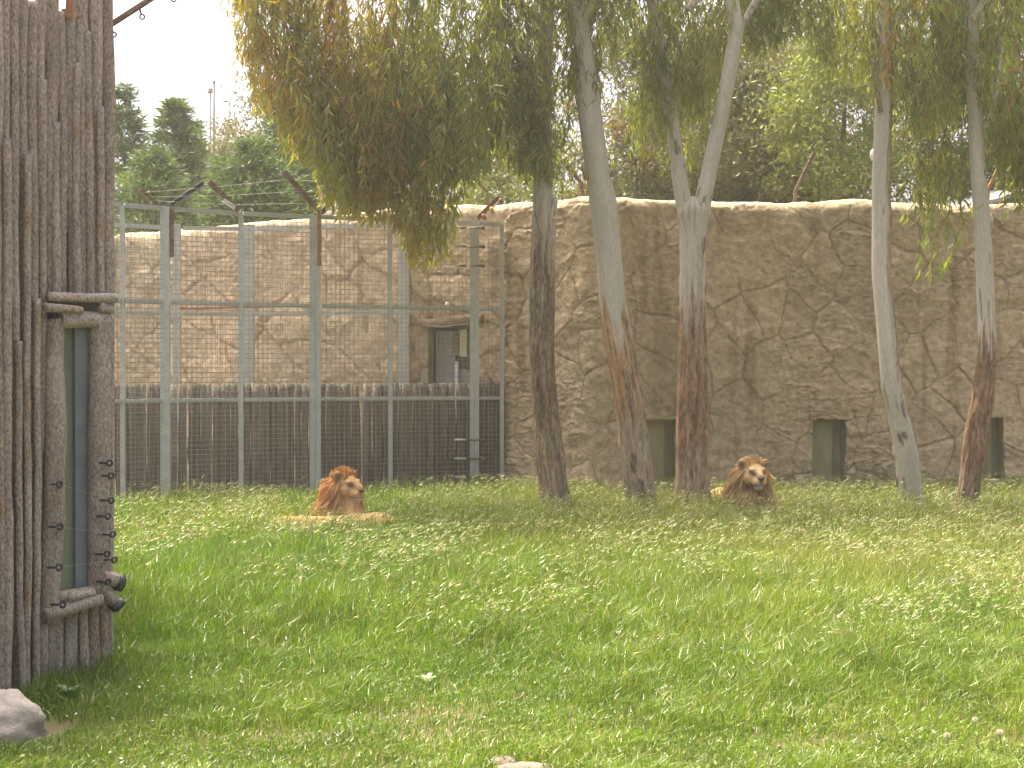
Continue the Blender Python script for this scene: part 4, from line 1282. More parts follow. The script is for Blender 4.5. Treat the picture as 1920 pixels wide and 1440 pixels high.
# ------------------------------------------------------------------ trees beyond the wall
def back_tree(label, px, D, top_py, half_w, n, cw, seed, low=3.0, style='broad', leaf=(0.13, 0.045), clumps=40, name='broadleaf_tree', group='broadleaf trees beyond the rock wall', tip_py=None):
    n = int(n * (2.2 if style == 'broad' else 1.8))
    clumps = int(clumps * 1.8)
    rs = np.random.default_rng(seed)
    x0, top = X(px, D), Z(top_py, D)
    r = root(name, (x0, D, 0), label, 'tree', group)
    zs = np.linspace(0, top * 0.85, 14)
    pts = np.stack([x0 + 0.15 * fbm(zs * 0.3, zs * 0 + seed, None, seed, 2), D + 0.15 * fbm(zs * 0.3, zs * 0 + seed + 4, None, seed, 2), zs], -1)
    V, f = tube(pts, np.linspace(0.16, 0.03, 14), 8)
    add('trunk', V, f, M['bark'], r, np.tile([0.16, 0.13, 0.10], (len(V), 1)))
    cols = [tuple(np.array(EUC[k]) * 0.7) if isinstance(k, str) else k for k in cw]
    B, Dr, C = [], [], []
    hc = top - low
    for c in range(clumps):
        if style == 'broad':
            while True:
                q = rs.uniform(-1, 1, 3)
                if (q ** 2).sum() < 1:
                    break
            q = q / max(1e-3, np.linalg.norm(q)) * np.linalg.norm(q) ** 0.5
            cx, cy, cz = x0 + q[0] * half_w, D + q[1] * half_w * 0.8, low + hc * (0.5 + 0.5 * q[2])
            cr = rs.uniform(0.22, 0.55) * half_w * 0.5
            m = int(n / clumps * rs.uniform(0.6, 1.4))
            g = rs.normal(size=(m, 3)) * [cr, cr, cr * 0.75]
            b = np.array([cx, cy, cz]) + g
            b[:, 2] = np.minimum(b[:, 2], top + 0.3)
            d = np.stack([rs.normal(0, 0.6, m), rs.normal(0, 0.6, m), rs.normal(-0.5, 0.6, m)], -1)
        else:   # conifer: boughs that rise outwards and nod at the ends, in tiers
            v = rs.random() ** 0.85
            cz = low + hc * v
            rad = half_w * (1 - v) ** 0.85 + 0.05
            a = rs.uniform(0, 6.28)
            m = int(n / clumps * (0.5 + 0.9 * (1 - v)))
            t = rs.random(m) ** 0.6
            L = rad * rs.uniform(0.75, 1.15)
            ax = np.array([math.cos(a), math.sin(a)])
            lift = 0.25 * L * np.sin(t * 2.2)
            sp = 0.05 + 0.16 * L * t[:, None]
            b = np.stack([x0 + ax[0] * L * t, D + ax[1] * L * t, cz + lift], -1) + rs.normal(size=(m, 3)) * sp * [1, 1, 0.5]
            d = np.stack([ax[0] + rs.normal(0, 0.5, m), ax[1] + rs.normal(0, 0.5, m), rs.normal(0.15, 0.45, m)], -1)
        i = rs.choice(len(cols), p=np.array(list(cw.values())) / sum(cw.values()))
        mix = pick(cols, list(cw.values()), m, rs)
        C.append(np.array(cols[i]) * 0.6 * (1 + rs.uniform(-0.15, 0.15)) + mix * 0.4)
        B.append(b); Dr.append(d)
    if tip_py is not None:   # thin nodding leader
        zt = Z(tip_py, D)
        m = 90
        u = rs.random(m)
        b = np.stack([x0 + 0.15 * u ** 2 + rs.normal(0, 0.05, m), D + rs.normal(0, 0.05, m), top - 0.2 + (zt - top + 0.2) * u], -1)
        B.append(b); Dr.append(np.stack([rs.normal(0.3, 0.6, m), rs.normal(0, 0.6, m), rs.normal(0.5, 0.4, m)], -1)); C.append(pick(cols, list(cw.values()), m, rs))
    B, Dr, C = np.vstack(B), np.vstack(Dr), np.vstack(C)
    k = len(B)
    V, f, col = kite_batch(B, Dr, rs.uniform(0.7, 1.4, k) * leaf[0] * 0.92, rs.uniform(0.7, 1.4, k) * leaf[1] * (0.85 if style == 'broad' else 0.75), C, rs)
    add('crown', V, f, M['far_leaf' if style == 'broad' else 'needle'], r, col, smooth=False)


CF = {(0.075, 0.120, 0.040): 2, (0.10, 0.155, 0.046): 2, (0.145, 0.195, 0.055): 1.2, (0.06, 0.095, 0.044): 1.0}
CG = 'conifers beyond the cage'
back_tree('slim feathery conifer rising highest beside the log hut', 236, 31, 165, 1.3, 5600, CF, 201, 2.0, 'conifer', (0.20, 0.05), 110, 'conifer', CG)
back_tree('broad pointed conifer left of the two pale masts', 330, 30, 195, 1.8, 9500, CF, 202, 2.0, 'conifer', (0.20, 0.05), 130, 'conifer', CG)
back_tree('small pointed conifer just left of the pale masts', 362, 31, 232, 0.9, 5000, CF, 203, 2.0, 'conifer', (0.18, 0.05), 90, 'conifer', CG)
back_tree('low bright green conifer in front, above the cage middle', 478, 27, 262, 2.3, 8500, CF, 204, 2.2, 'conifer', (0.19, 0.05), 130, 'conifer', CG)
back_tree('tall conifer beside the hanging leaf curtain', 545, 29, 185, 2.0, 8000, CF, 205, 2.0, 'conifer', (0.20, 0.05), 120, 'conifer', CG)
back_tree('dark conifer half hidden behind the hanging leaf curtain', 612, 28, 215, 1.7, 7000, CF, 206, 2.0, 'conifer', (0.20, 0.05), 110, 'conifer', CG)
back_tree('dark low conifer directly behind the cage next to the hut', 285, 27, 280, 2.2, 6500, CF, 207, 2.0, 'conifer', (0.19, 0.05), 110, 'conifer', CG)
back_tree('conifer between the masts and the pale airy tree', 428, 28, 300, 1.5, 5000, CF, 208, 2.0, 'conifer', (0.19, 0.05), 90, 'conifer', CG)
BG_W = {'olive': 2, 'yellow': 1.2, 'fresh': 1, 'brown': 0.8, 'deep': 1}
back_tree('airy yellowish tree rising behind the conifers near the masts', 488, 40, 180, 1.5, 5200, {'gold': 2, 'pale': 2, 'olive': 1.5, 'yellow': 1}, 211, 4.5, leaf=(0.17, 0.06), clumps=34)
back_tree('brownish airy tree behind the conifers at the curtain edge', 625, 38, 170, 1.4, 5000, {'brown': 1.5, 'gold': 1, 'olive': 2}, 212, 4.0, leaf=(0.16, 0.06), clumps=30)
back_tree('sunny yellow-green tree between the curtain and the first trunk', 950, 25.5, 235, 1.35, 6500, {(0.22, 0.23, 0.04): 2.5, (0.17, 0.22, 0.045): 1.6, (0.14, 0.16, 0.04): 1.6}, 213, 2.6, leaf=(0.13, 0.045))
back_tree('sparse greenish tree behind the dark trunk', 1050, 30, 250, 1.0, 2600, BG_W, 214, 2.6, leaf=(0.13, 0.045), clumps=26)
back_tree('olive-brown tree between the leaning and the forked trunk', 1190, 26, 185, 1.15, 6500, {'olive': 2, 'brown': 1.6, 'gold': 0.8, 'fresh': 1}, 215, 3.0, leaf=(0.13, 0.045))
back_tree('dense olive tree behind the forked trunk', 1315, 27, 150, 1.35, 8000, {'olive': 2.2, 'brown': 1.2, 'gold': 0.6, 'deep': 1.2}, 216, 2.6, leaf=(0.13, 0.045))
back_tree('tall dark olive tree right of the forked trunk', 1430, 25.5, 60, 1.55, 10500, {'olive': 2.4, 'deep': 1.4, 'brown': 1.2, 'yellow': 0.8}, 217, 2.6, leaf=(0.13, 0.045), clumps=50)
back_tree('bright yellow-green tree beside the bent pale trunk', 1570, 23.8, 40, 1.05, 9000, {(0.24, 0.26, 0.04): 2.6, (0.19, 0.26, 0.045): 2.4, (0.15, 0.17, 0.04): 1}, 218, 2.8, leaf=(0.12, 0.042), clumps=48)
back_tree('tall dark green tree between the two outer pale trunks', 1740, 25, -60, 1.5, 10500, {'olive': 2.2, 'deep': 2, 'fresh': 0.8, 'rust': 0.4}, 219, 2.4, leaf=(0.13, 0.045), clumps=52)
back_tree('dark green tree behind the last trunk at the picture edge', 1900, 24.5, -60, 1.5, 10000, {'olive': 2.2, 'deep': 1.8, 'gold': 0.7, 'fresh': 0.8}, 220, 2.4, leaf=(0.13, 0.045), clumps=50)
back_tree('high thin tree far behind the leaning trunk', 1160, 36, 60, 2.0, 5500, BG_W, 221, 4.5, leaf=(0.16, 0.055), clumps=36)
back_tree('high olive tree far behind the forked trunk', 1330, 35, 0, 2.3, 9000, BG_W, 222, 4.0, leaf=(0.16, 0.055), clumps=46)
back_tree('tall tree far behind the leaf curtain', 800, 34, 60, 2.6, 8000, BG_W, 223, 3.5, leaf=(0.16, 0.055), clumps=46)
back_tree('pale olive tree far behind the bright yellow-green tree', 1560, 33, -40, 2.2, 7500, {'olive': 2, 'yellow': 1.6, 'pale': 1.2}, 224, 3.5, leaf=(0.16, 0.055), clumps=44)
# grey forked dead trunk and a dark trunk seen over the cage
r = root('dead_tree', (X(628, 23), 23, 0), 'grey forked dead trunk just over the cage top, below the leaf curtain', 'tree')
limb(r, [P(628, 940, 23), P(628, 430, 23), P(622, 395, 23)], 0.24, 0.17, 71, True, 'trunk')
limb(r, [P(615, 402, 23), P(610, 375, 23), P(604, 346, 23)], 0.09, 0.05, 72, True, 'branch')
limb(r, [P(633, 402, 23), P(636, 385, 23.1), P(634, 350, 23.2)], 0.10, 0.05, 73, True, 'branch')

# masts, globe lamp and pale sheet roof beyond the wall
r = root('floodlight_mast', (X(402, 60), 60, 0), 'tall pale mast standing bare above the conifers', 'mast')
V, f = tube([[X(402, 60), 60, z] for z in np.linspace(0, Z(156, 60), 6)], np.linspace(0.10, 0.055, 6), 10)
add('shaft', V, f, M['mast'], r)
add('finial', *ellipsoid([X(402, 60), 60, Z(155, 60)], (0.06, 0.06, 0.09), 8, 6), M['mast'], r)
r = root('lamp_mast', (X(395.5, 62), 62, 0), 'thinner pale mast with a lamp head beside the taller bare mast', 'mast')
V, f = tube([[X(395.5, 62), 62, z] for z in np.linspace(0, Z(172, 62), 6)], np.linspace(0.06, 0.03, 6), 8)
add('shaft', V, f, M['mast'], r)
V, f = join([ellipsoid([X(395.5, 62), 62, Z(170, 62)], (0.10, 0.10, 0.12), 10, 8), tube([[X(395.5, 62), 62, Z(172, 62)], [X(395.5, 62), 62, Z(175, 62)]], 0.14, 10)])
add('lamp_head', V, f, M['mast'], r)
r = root('globe_lamp', (X(1640, 22), 22, 0), 'white globe lamp on a post half hidden by the bent pale trunk', 'lamp')
V, f = tube([[X(1640, 22), 22, z] for z in np.linspace(0, Z(305, 22), 5)], 0.035, 8)
add('post', V, f, M['black'], r)
add('globe', *ellipsoid([X(1640, 22), 22, Z(291, 22)], (0.085, 0.085, 0.11), 16, 10), M['globe'], r)
r = root('canopy_roof', (X(1910, 22.5), 22.5, 0), 'pale grey sloping sheet roof showing over the wall behind the last trunk', 'roof')
A = [P(1780, 392, 22), P(1870, 372, 22), P(1905, 360, 22), P(1990, 352, 22)]
V, f = [], []
Vv = []
for a in A:
    Vv += [a, a + [0.1, 1.8, 0.25], a + [0.1, 1.8, 0.19], a + [0, 0, -0.06]]
Vv = np.array(Vv)
Qs = []
for k in range(3):
    for j in range(4):
        Qs.append([k * 4 + j, k * 4 + (j + 1) % 4, (k + 1) * 4 + (j + 1) % 4, (k + 1) * 4 + j])
Qs += [[3, 2, 1, 0], [12, 13, 14, 15]]
add('sheet', Vv, [np.array(Qs)], M['sheet'], r, smooth=False)
for a in (A[1], A[3]):
    add('post', *bar(a + [0.2, 0.9, 0.02], [a[0] + 0.2, a[1] + 0.9, 0], 0.08, 0.08), M['galv'], r, smooth=False)


# ------------------------------------------------------------------ lions
def remesh(V, faces, voxel, smooth_iter=4):
    me = make_mesh('tmp', V, faces)
    o = bpy.data.objects.new('tmp', me)
    scene.collection.objects.link(o)
    md = o.modifiers.new('r', 'REMESH'); md.mode = 'VOXEL'; md.voxel_size = voxel
    sm = o.modifiers.new('s', 'SMOOTH'); sm.iterations = smooth_iter; sm.factor = 0.5
    dg = bpy.context.evaluated_depsgraph_get()
    ev = o.evaluated_get(dg).to_mesh()
    n = len(ev.vertices)
    co = np.empty(n * 3, np.float32); ev.vertices.foreach_get('co', co)
    Vn = co.reshape(-1, 3).astype(float)
    F4, F3 = [], []
    for p in ev.polygons:
        (F4 if len(p.vertices) == 4 else F3).append(list(p.vertices))
    out = (Vn, [np.array(x) for x in (F4, F3) if x])
    bpy.data.objects.remove(o)
    bpy.data.meshes.remove(me)
    return out


def capsule(a, b, ra, rb, n=9):
    a, b = np.asarray(a, float), np.asarray(b, float)
    parts = [ellipsoid(a, (ra,) * 3, 14, 10), ellipsoid(b, (rb,) * 3, 14, 10)]
    u = np.linspace(0, 1, n)
    parts.append(tube(a + (b - a) * u[:, None], ra + (rb - ra) * u, 14))
    return join(parts)


def rotz(V, a):
    c, s = math.cos(a), math.sin(a)
    R = np.array([[c, -s, 0], [s, c, 0], [0, 0, 1]])
    return np.asarray(V) @ R.T


def lion(loc, body_yaw, head_pos, head_yaw, head_pitch, label, coat, mane_cols, seed, crest=0.0, hscale=1.12, msh=0.0, body_off=(0, 0), neck_from=None):
    """body along local +x; head in its own frame (+x = nose). loc = ground point under the chest."""
    HS = hscale
    rs = np.random.default_rng(seed)
    loc = np.array(loc, float)
    r = root('lion', loc, label, 'lion', 'lions lying in the grass')
    hp = np.array(head_pos, float)

    def hx(V):       # head frame -> body-free world offset
        V = np.asarray(V, float)
        c, s = math.cos(head_pitch), math.sin(head_pitch)
        Rp = np.array([[c, 0, s], [0, 1, 0], [-s, 0, c]])
        return rotz((V * HS) @ Rp.T, head_yaw) + hp
    bx_ = lambda V: rotz(V, body_yaw) + np.array([body_off[0], body_off[1], -0.035 if neck_from is not None else 0])
    body = [capsule((-0.95, 0.02, 0.20), (-0.35, 0, 0.20), 0.20, 0.19), capsule((-0.35, 0, 0.20), (0.05, 0, 0.26), 0.19, 0.23),
            capsule((-0.95, -0.16, 0.18), (-0.62, -0.30, 0.13), 0.17, 0.10), capsule((-0.62, -0.30, 0.12), (-0.85, -0.36, 0.06), 0.07, 0.055), capsule((-0.85, -0.36, 0.06), (-0.60, -0.38, 0.05), 0.055, 0.05),
            capsule((-0.95, 0.16, 0.18), (-0.62, 0.26, 0.13), 0.17, 0.10), capsule((-0.62, 0.26, 0.12), (-0.60, 0.36, 0.05), 0.07, 0.05),
            capsule((0.08, -0.17, 0.24), (0.02, -0.24, 0.10), 0.11, 0.08), capsule((0.02, -0.24, 0.09), (0.52, -0.22, 0.06), 0.075, 0.055), capsule((0.52, -0.22, 0.055), (0.60, -0.22, 0.05), 0.065, 0.05),
            capsule((0.08, 0.17, 0.24), (0.02, 0.24, 0.10), 0.11, 0.08), capsule((0.02, 0.24, 0.09), (0.50, 0.24, 0.06), 0.075, 0.055), capsule((0.50, 0.24, 0.055), (0.58, 0.24, 0.05), 0.065, 0.05),
            capsule((-1.12, 0.05, 0.16), (-1.35, 0.22, 0.05), 0.05, 0.03), capsule((-1.35, 0.22, 0.05), (-1.2, 0.6, 0.04), 0.03, 0.025)]
    if neck_from is not None:      # rolled on its side: a lower, flatter back
        body = [(np.c_[V[:, :2], np.where(V[:, 2] > 0.30, 0.30 + (V[:, 2] - 0.30) * 0.42, V[:, 2])], f) for V, f in body]
    nbody = [(bx_(V), f) for V, f in body]
    neck0 = bx_(np.array([[0.05, 0, 0.34]]))[0] if neck_from is None else np.array(neck_from, float)
    nbody.append(capsule(neck0, hp + hx([[-0.06, 0, -0.06]])[0] - hp, 0.18, 0.14))
    head = [ellipsoid((-0.02, 0, 0.0), (0.155, 0.130, 0.135)), ellipsoid((0.03, 0.075, -0.045), (0.085, 0.065, 0.075)), ellipsoid((0.03, -0.075, -0.045), (0.085, 0.065, 0.075)),
            ellipsoid((0.145, 0.036, -0.068), (0.075, 0.047, 0.047)), ellipsoid((0.145, -0.036, -0.068), (0.075, 0.047, 0.047)),
            capsule((0.05, 0, 0.065), (0.185, 0, -0.005), 0.055, 0.040), ellipsoid((0.14, 0, -0.125), (0.065, 0.050, 0.038)),
            ellipsoid((0.085, 0.062, 0.055), (0.045, 0.035, 0.026)), ellipsoid((0.085, -0.062, 0.055), (0.045, 0.035, 0.026)),
            capsule((0.06, 0, -0.05), (0.13, 0, -0.08), 0.075, 0.055)]
    for s in (-1, 1):
        # rounded ear: a cupped disc
        e, f = ellipsoid((0, 0, 0), (0.022, 0.052, 0.058), 16, 10)
        e = rotz(e, s * 0.35) + [-0.015, s * 0.135, 0.105]
        head.append((e, f))
        head.append(ellipsoid((-0.03, s * 0.115, 0.075), (0.03, 0.04, 0.045)))
    nhead = [(hx(V), f) for V, f in head]
    V, f = join(nbody + nhead)
    V, f = remesh(V, f, 0.0135, 3)
    # coat colours by place on the head and body
    ci, si = math.cos(-head_yaw), math.sin(-head_yaw)
    L = rotz(V - hp, -head_yaw)
    c, s = math.cos(-head_pitch), math.sin(-head_pitch)
    L = L @ np.array([[c, 0, s], [0, 1, 0], [-s, 0, c]]).T / HS
    coat = np.array(coat)
    col = np.tile(coat, (len(V), 1)) * (1 + 0.16 * fbm(V[:, 0] * 14, V[:, 1] * 14, V[:, 2] * 14, seed, 3))[:, None]
    hd = (np.abs(L[:, 1]) < 0.22) & (np.linalg.norm(L, axis=1) < 0.28)
    w = hd * sstep(0.085, 0.12, L[:, 0]) * sstep(-0.06, -0.09, L[:, 2]) * sstep(-0.165, -0.15, L[:, 2]) * sstep(0.075, 0.05, np.abs(L[:, 1]))
    col = mixc(col, np.tile([0.52, 0.45, 0.36], (len(V), 1)), 0.85 * w)                       # pale muzzle and chin
    w = hd * np.exp(-((L[:, 2] + 0.102) / 0.006) ** 2) * sstep(0.09, 0.13, L[:, 0]) * 0.8
    col = mixc(col, np.tile([0.10, 0.06, 0.045], (len(V), 1)), 0.85 * w)                      # mouth line
    w = hd * np.exp(-(L[:, 1] / 0.007) ** 2) * sstep(0.14, 0.17, L[:, 0]) * sstep(-0.035, -0.045, L[:, 2]) * sstep(-0.11, -0.095, L[:, 2])
    col = mixc(col, np.tile([0.10, 0.06, 0.045], (len(V), 1)), 0.9 * w)
    for sgn in (-1, 1):
        d = np.linalg.norm((L - [0.115, sgn * 0.062, 0.022]) * [0.6, 1, 1.3], axis=1)
        col = mixc(col, np.tile([0.09, 0.055, 0.035], (len(V), 1)), hd * np.exp(-(d / 0.026) ** 2) * 0.9)
        d = np.linalg.norm((L - [0.115, sgn * 0.062, -0.012]) * [0.6, 1, 1.6], axis=1)
        col = mixc(col, np.tile([0.60, 0.52, 0.40], (len(V), 1)), hd * np.exp(-(d / 0.022) ** 2) * 0.8)
        d = np.linalg.norm((L - [0.005, sgn * 0.14, 0.105]) * [0.8, 1, 1], axis=1)
        col = mixc(col, np.tile([0.16, 0.085, 0.04], (len(V), 1)), hd * np.exp(-(d / 0.042) ** 2) * 0.92)
    mz = np.array(mane_cols[0])
    w = (1 - sstep(0.16, 0.34, np.linalg.norm((V - (hp + hx([[-0.16, 0, -0.12]])[0] - hp)) * [1, 1, 0.75], axis=1))) * (L[:, 0] < -0.05)
    col = mixc(col, np.tile(mz * 0.8, (len(V), 1)), w)
    add('body', V + loc, f, M['fur'], r, col)
    for sgn in (-1, 1):
        e, ff = ellipsoid((0, 0, 0), (0.012, 0.017, 0.012), 12, 8)
        add('eye', hx(e + [0.128, sgn * 0.062, 0.024]) + loc, ff, M['eye'], r)
    e, ff = ellipsoid((0, 0, 0), (0.022, 0.036, 0.022), 14, 8)
    e[:, 1] *= 1 + 0.5 * np.clip(e[:, 2] / 0.022, -1, 1) * 0.6
    add('nose', hx(e + [0.214, 0, -0.022]) + loc, ff, M['nose'], r)
    # mane: strands rooted on a shell round the head, neck and chest
    pts, dirs, lens = [], [], []

    def shell(cn, rad, m, down, back, l0, l1, cond):
        q = rs.normal(size=(m, 3)); q /= np.linalg.norm(q, axis=1)[:, None]
        p = np.array(cn) + q * rad
        k = cond(p, q)
        p, q = p[k], q[k]
        d = q * 0.55 + np.array([back, 0, -down]) + rs.normal(0, 0.16, p.shape)
        pts.append(p); dirs.append(d); lens.append(rs.uniform(l0, l1, len(p)))
    face = lambda p: (p[:, 0] > 0.035) & (p[:, 2] > -0.12 - 0.25 * (p[:, 0])) & (np.abs(p[:, 1]) < 0.13)
    ears = lambda p: (np.abs(np.abs(p[:, 1]) - 0.14) < 0.05) & (np.abs(p[:, 2] - 0.105) < 0.06) & (p[:, 0] > -0.05)
    shell((-0.05, 0, -0.01), (0.15, 0.155, 0.155), 2600, 0.55, -0.25, 0.08, 0.17, lambda p, q: ~face(p) & ~ears(p) & (p[:, 2] < 0.07))
    shell((-0.04, 0, 0.03), (0.13, 0.12, 0.125), 1500, -0.45 - crest, -0.35, 0.05, 0.10, lambda p, q: (p[:, 2] > 0.06) & (p[:, 0] < 0.06) & ~ears(p))
    shell((-0.13 + msh, 0, -0.18), (0.20 - msh * 0.5, 0.185, 0.20), 3600, 0.9, -0.12, 0.12, 0.26, lambda p, q: ~((p[:, 0] > 0.02) & (p[:, 2] > -0.14)))
    shell((0.02, 0, -0.20), (0.10, 0.12, 0.10), 1200, 0.9, 0.1, 0.10, 0.20, lambda p, q: (p[:, 2] < -0.165) & (p[:, 0] > -0.05))
    shell((-0.12 + msh, 0, -0.34), (0.21 - msh * 0.5, 0.19, 0.20), 2600, 1.0, 0.0, 0.10, 0.22, lambda p, q: p[:, 2] > -0.52)
    p, d, l = np.vstack(pts), np.vstack(dirs), np.concatenate(lens)
    d /= np.linalg.norm(d, axis=1)[:, None]
    side = np.cross(d, rs.normal(size=d.shape)); side /= np.linalg.norm(side, axis=1)[:, None]
    W = rs.uniform(0.007, 0.013, len(p))[:, None] / 2
    g = np.array([0, 0, -1.0])
    m1 = p + d * l[:, None] * 0.5 + g * l[:, None] * 0.06
    tip = p + d * l[:, None] * 0.92 + g * l[:, None] * 0.26
    Vm = np.stack([p - side * W, p + side * W, m1 - side * W * 0.9, m1 + side * W * 0.9, tip], 1).reshape(-1, 3)
    Vm = hx(Vm)
    Vm[:, 2] = np.maximum(Vm[:, 2], 0.02)
    o = np.arange(len(p))[:, None] * 5
    fm = [o + np.array([0, 1, 3, 2]), o + np.array([2, 3, 4])]
    low = sstep(-0.15, -0.45, p[:, 2])[:, None]
    lock = fbm(p[:, 0] * 14, p[:, 1] * 14, p[:, 2] * 6, seed + 3, 2)[:, None]
    cm = np.array(mane_cols[0]) * (1 - low) + np.array(mane_cols[1]) * low
    cm = cm * (1 + 0.45 * lock) * rs.uniform(0.75, 1.25, (len(p), 1))
    pale = (rs.random(len(p)) < 0.12)[:, None]
    cm = np.where(pale, np.array(mane_cols[2]), cm)
    add('mane', Vm + loc, fm, M['mane'], r, np.repeat(np.clip(cm, 0.01, 0.9), 5, 0), smooth=False)
    return r


DL1, DL2 = 16.0, 16.95
lion((X(650, DL1), DL1 + 0.22, 0), math.radians(4), (-0.02, -0.08, 0.63), math.radians(-36), math.radians(5),
     'orange-maned lion lying in the grass before the cage, head turned aside', (0.48, 0.30, 0.14),
     [(0.46, 0.25, 0.085), (0.36, 0.20, 0.08), (0.56, 0.36, 0.16)], 501, 0.25, 1.1, 0.08, (0.28, -0.30), (0.0, -0.10, 0.28))
lion((X(1412, DL2), DL2 + 0.28, 0.05), math.radians(-76), (0.02, -0.22, 0.655), math.radians(-77), math.radians(4),
     'tawny lion facing the camera beside the forked eucalyptus trunk', (0.48, 0.335, 0.175),
     [(0.46, 0.31, 0.14), (0.33, 0.21, 0.095), (0.54, 0.39, 0.20)], 502)

# ------------------------------------------------------------------ meadow
fl = np.array([[q[0], q[1]] for q in fen_xy])
wall_line_px = np.concatenate([[q[0] for q in FEN], wpx[wpx > 950][::40]])
wall_line_D = np.concatenate([[q[1] for q in FEN], wxy[wpx > 950][::40, 1]])


def far_limit(px):
    return np.interp(px, wall_line_px, wall_line_D) + 0.0


def meadow_points(n, y0, y1, rs, power=1.0):
    y = y0 + (y1 - y0) * rs.random(n) ** power
    hw = 0.364 * y + 0.55
    x = rs.uniform(-1, 1, n) * hw
    px = x / y * F + 960
    k = y < far_limit(px) - 0.04
    # keep clear of the hut, boulder, trunks and the lions' bodies
    hutx = np.interp(y, [7.4, 8.2, 8.62, 8.97, 12.0], [X(-190, 7.55), hut_pts[1][0], hut_pts[2][0], hut_pts[3][0] - 0.02, -3.7]) + 0.05
    k &= ~((x < hutx) & (y < 12.0))
    k &= ((x - X(18, 7.35)) / 0.25) ** 2 + ((y - 7.5) / 0.27) ** 2 > 1
    k &= ((x - X(985, 6.72)) / 0.15) ** 2 + ((y - 6.72) / 0.1) ** 2 > 1
    for tp in (1041, 1205, 1300, 1712, 1812):
        k &= (x - X(tp, DT)) ** 2 + (y - DT) ** 2 > 0.21 ** 2
    lx, ly = x - X(650, DL1), y - (DL1 - 0.08)
    k &= ~((lx > -0.80) & (lx < 0.42) & (np.abs(ly) < 0.19))
    k &= lx ** 2 + (ly - 0.2) ** 2 > 0.24 ** 2
    k &= (x - X(1410, DL2)) ** 2 + (y - DL2 - 0.2) ** 2 > 0.33 ** 2
    return x[k], y[k]


def tallness(x, y):
    """0 = trampled short turf, 1 = full-height barley meadow"""
    edge = 9.6 + 1.1 * fbm(x * 0.55, y * 0.3, None, 61, 3) - 0.5 * sstep(-0.5, 2.0, x)
    t = sstep(-1.9, 1.9, y - edge)
    tuft = sstep(-0.05, 0.5, fbm(x * 2.1, y * 1.7, None, 67, 4))
    return np.clip(t * (0.85 + 0.3 * tuft) + 0.28 * tuft * (1 - t), 0, 1.15)


def bare(x, y):
    b = sstep(0.28, 0.5, fbm(x * 1.7 + 3, y * 1.5, None, 71, 3)) * sstep(9.2, 7.6, y)
    for cx, cy, rx, ry in ((-0.55, 7.9, 0.42, 0.30), (-0.35, 7.45, 0.30, 0.22), (-2.35, 7.7, 0.35, 0.22), (-1.2, 7.5, 0.3, 0.15), (0.1, 6.75, 0.5, 0.10), (1.6, 7.2, 0.35, 0.13)):
        b = np.maximum(b, 0.9 * np.exp(-(((x - cx) / rx) ** 2 + ((y - cy) / ry) ** 2) ** 1.5))
    return b


def blades(x, y, length, width, lean, col, rs, nod=0.5):
    n = len(x)
    z = ground_z(x, y) - 0.01
    a = rs.uniform(0, 2 * np.pi, n)
    hd = np.stack([np.cos(a), np.sin(a), 0 * a], -1)
    hd = hd + np.array([0.35, -0.1, 0])      # a light wind
    sa = rs.uniform(0, np.pi, n)
    sd_ = np.stack([np.cos(sa), np.sin(sa), 0 * sa], -1)
    b = np.stack([x, y, z], -1)
    L = length[:, None]
    W = (width / 2)[:, None]
    m = b + hd * L * lean[:, None] * 0.28 + np.array([0, 0, 1.0]) * L * 0.55
    t = b + hd * L * lean[:, None] * 1.0 + np.array([0, 0, 1.0]) * L * (1.0 - nod * lean[:, None])
    V = np.stack([b - sd_ * W, b + sd_ * W, m - sd_ * W * 0.8, m + sd_ * W * 0.8, t], 1).reshape(-1, 3)
    o = np.arange(n)[:, None] * 5
    return V, [o + np.array([0, 1, 3, 2]), o + np.array([2, 3, 4])], np.repeat(col, 5, 0), t, hd


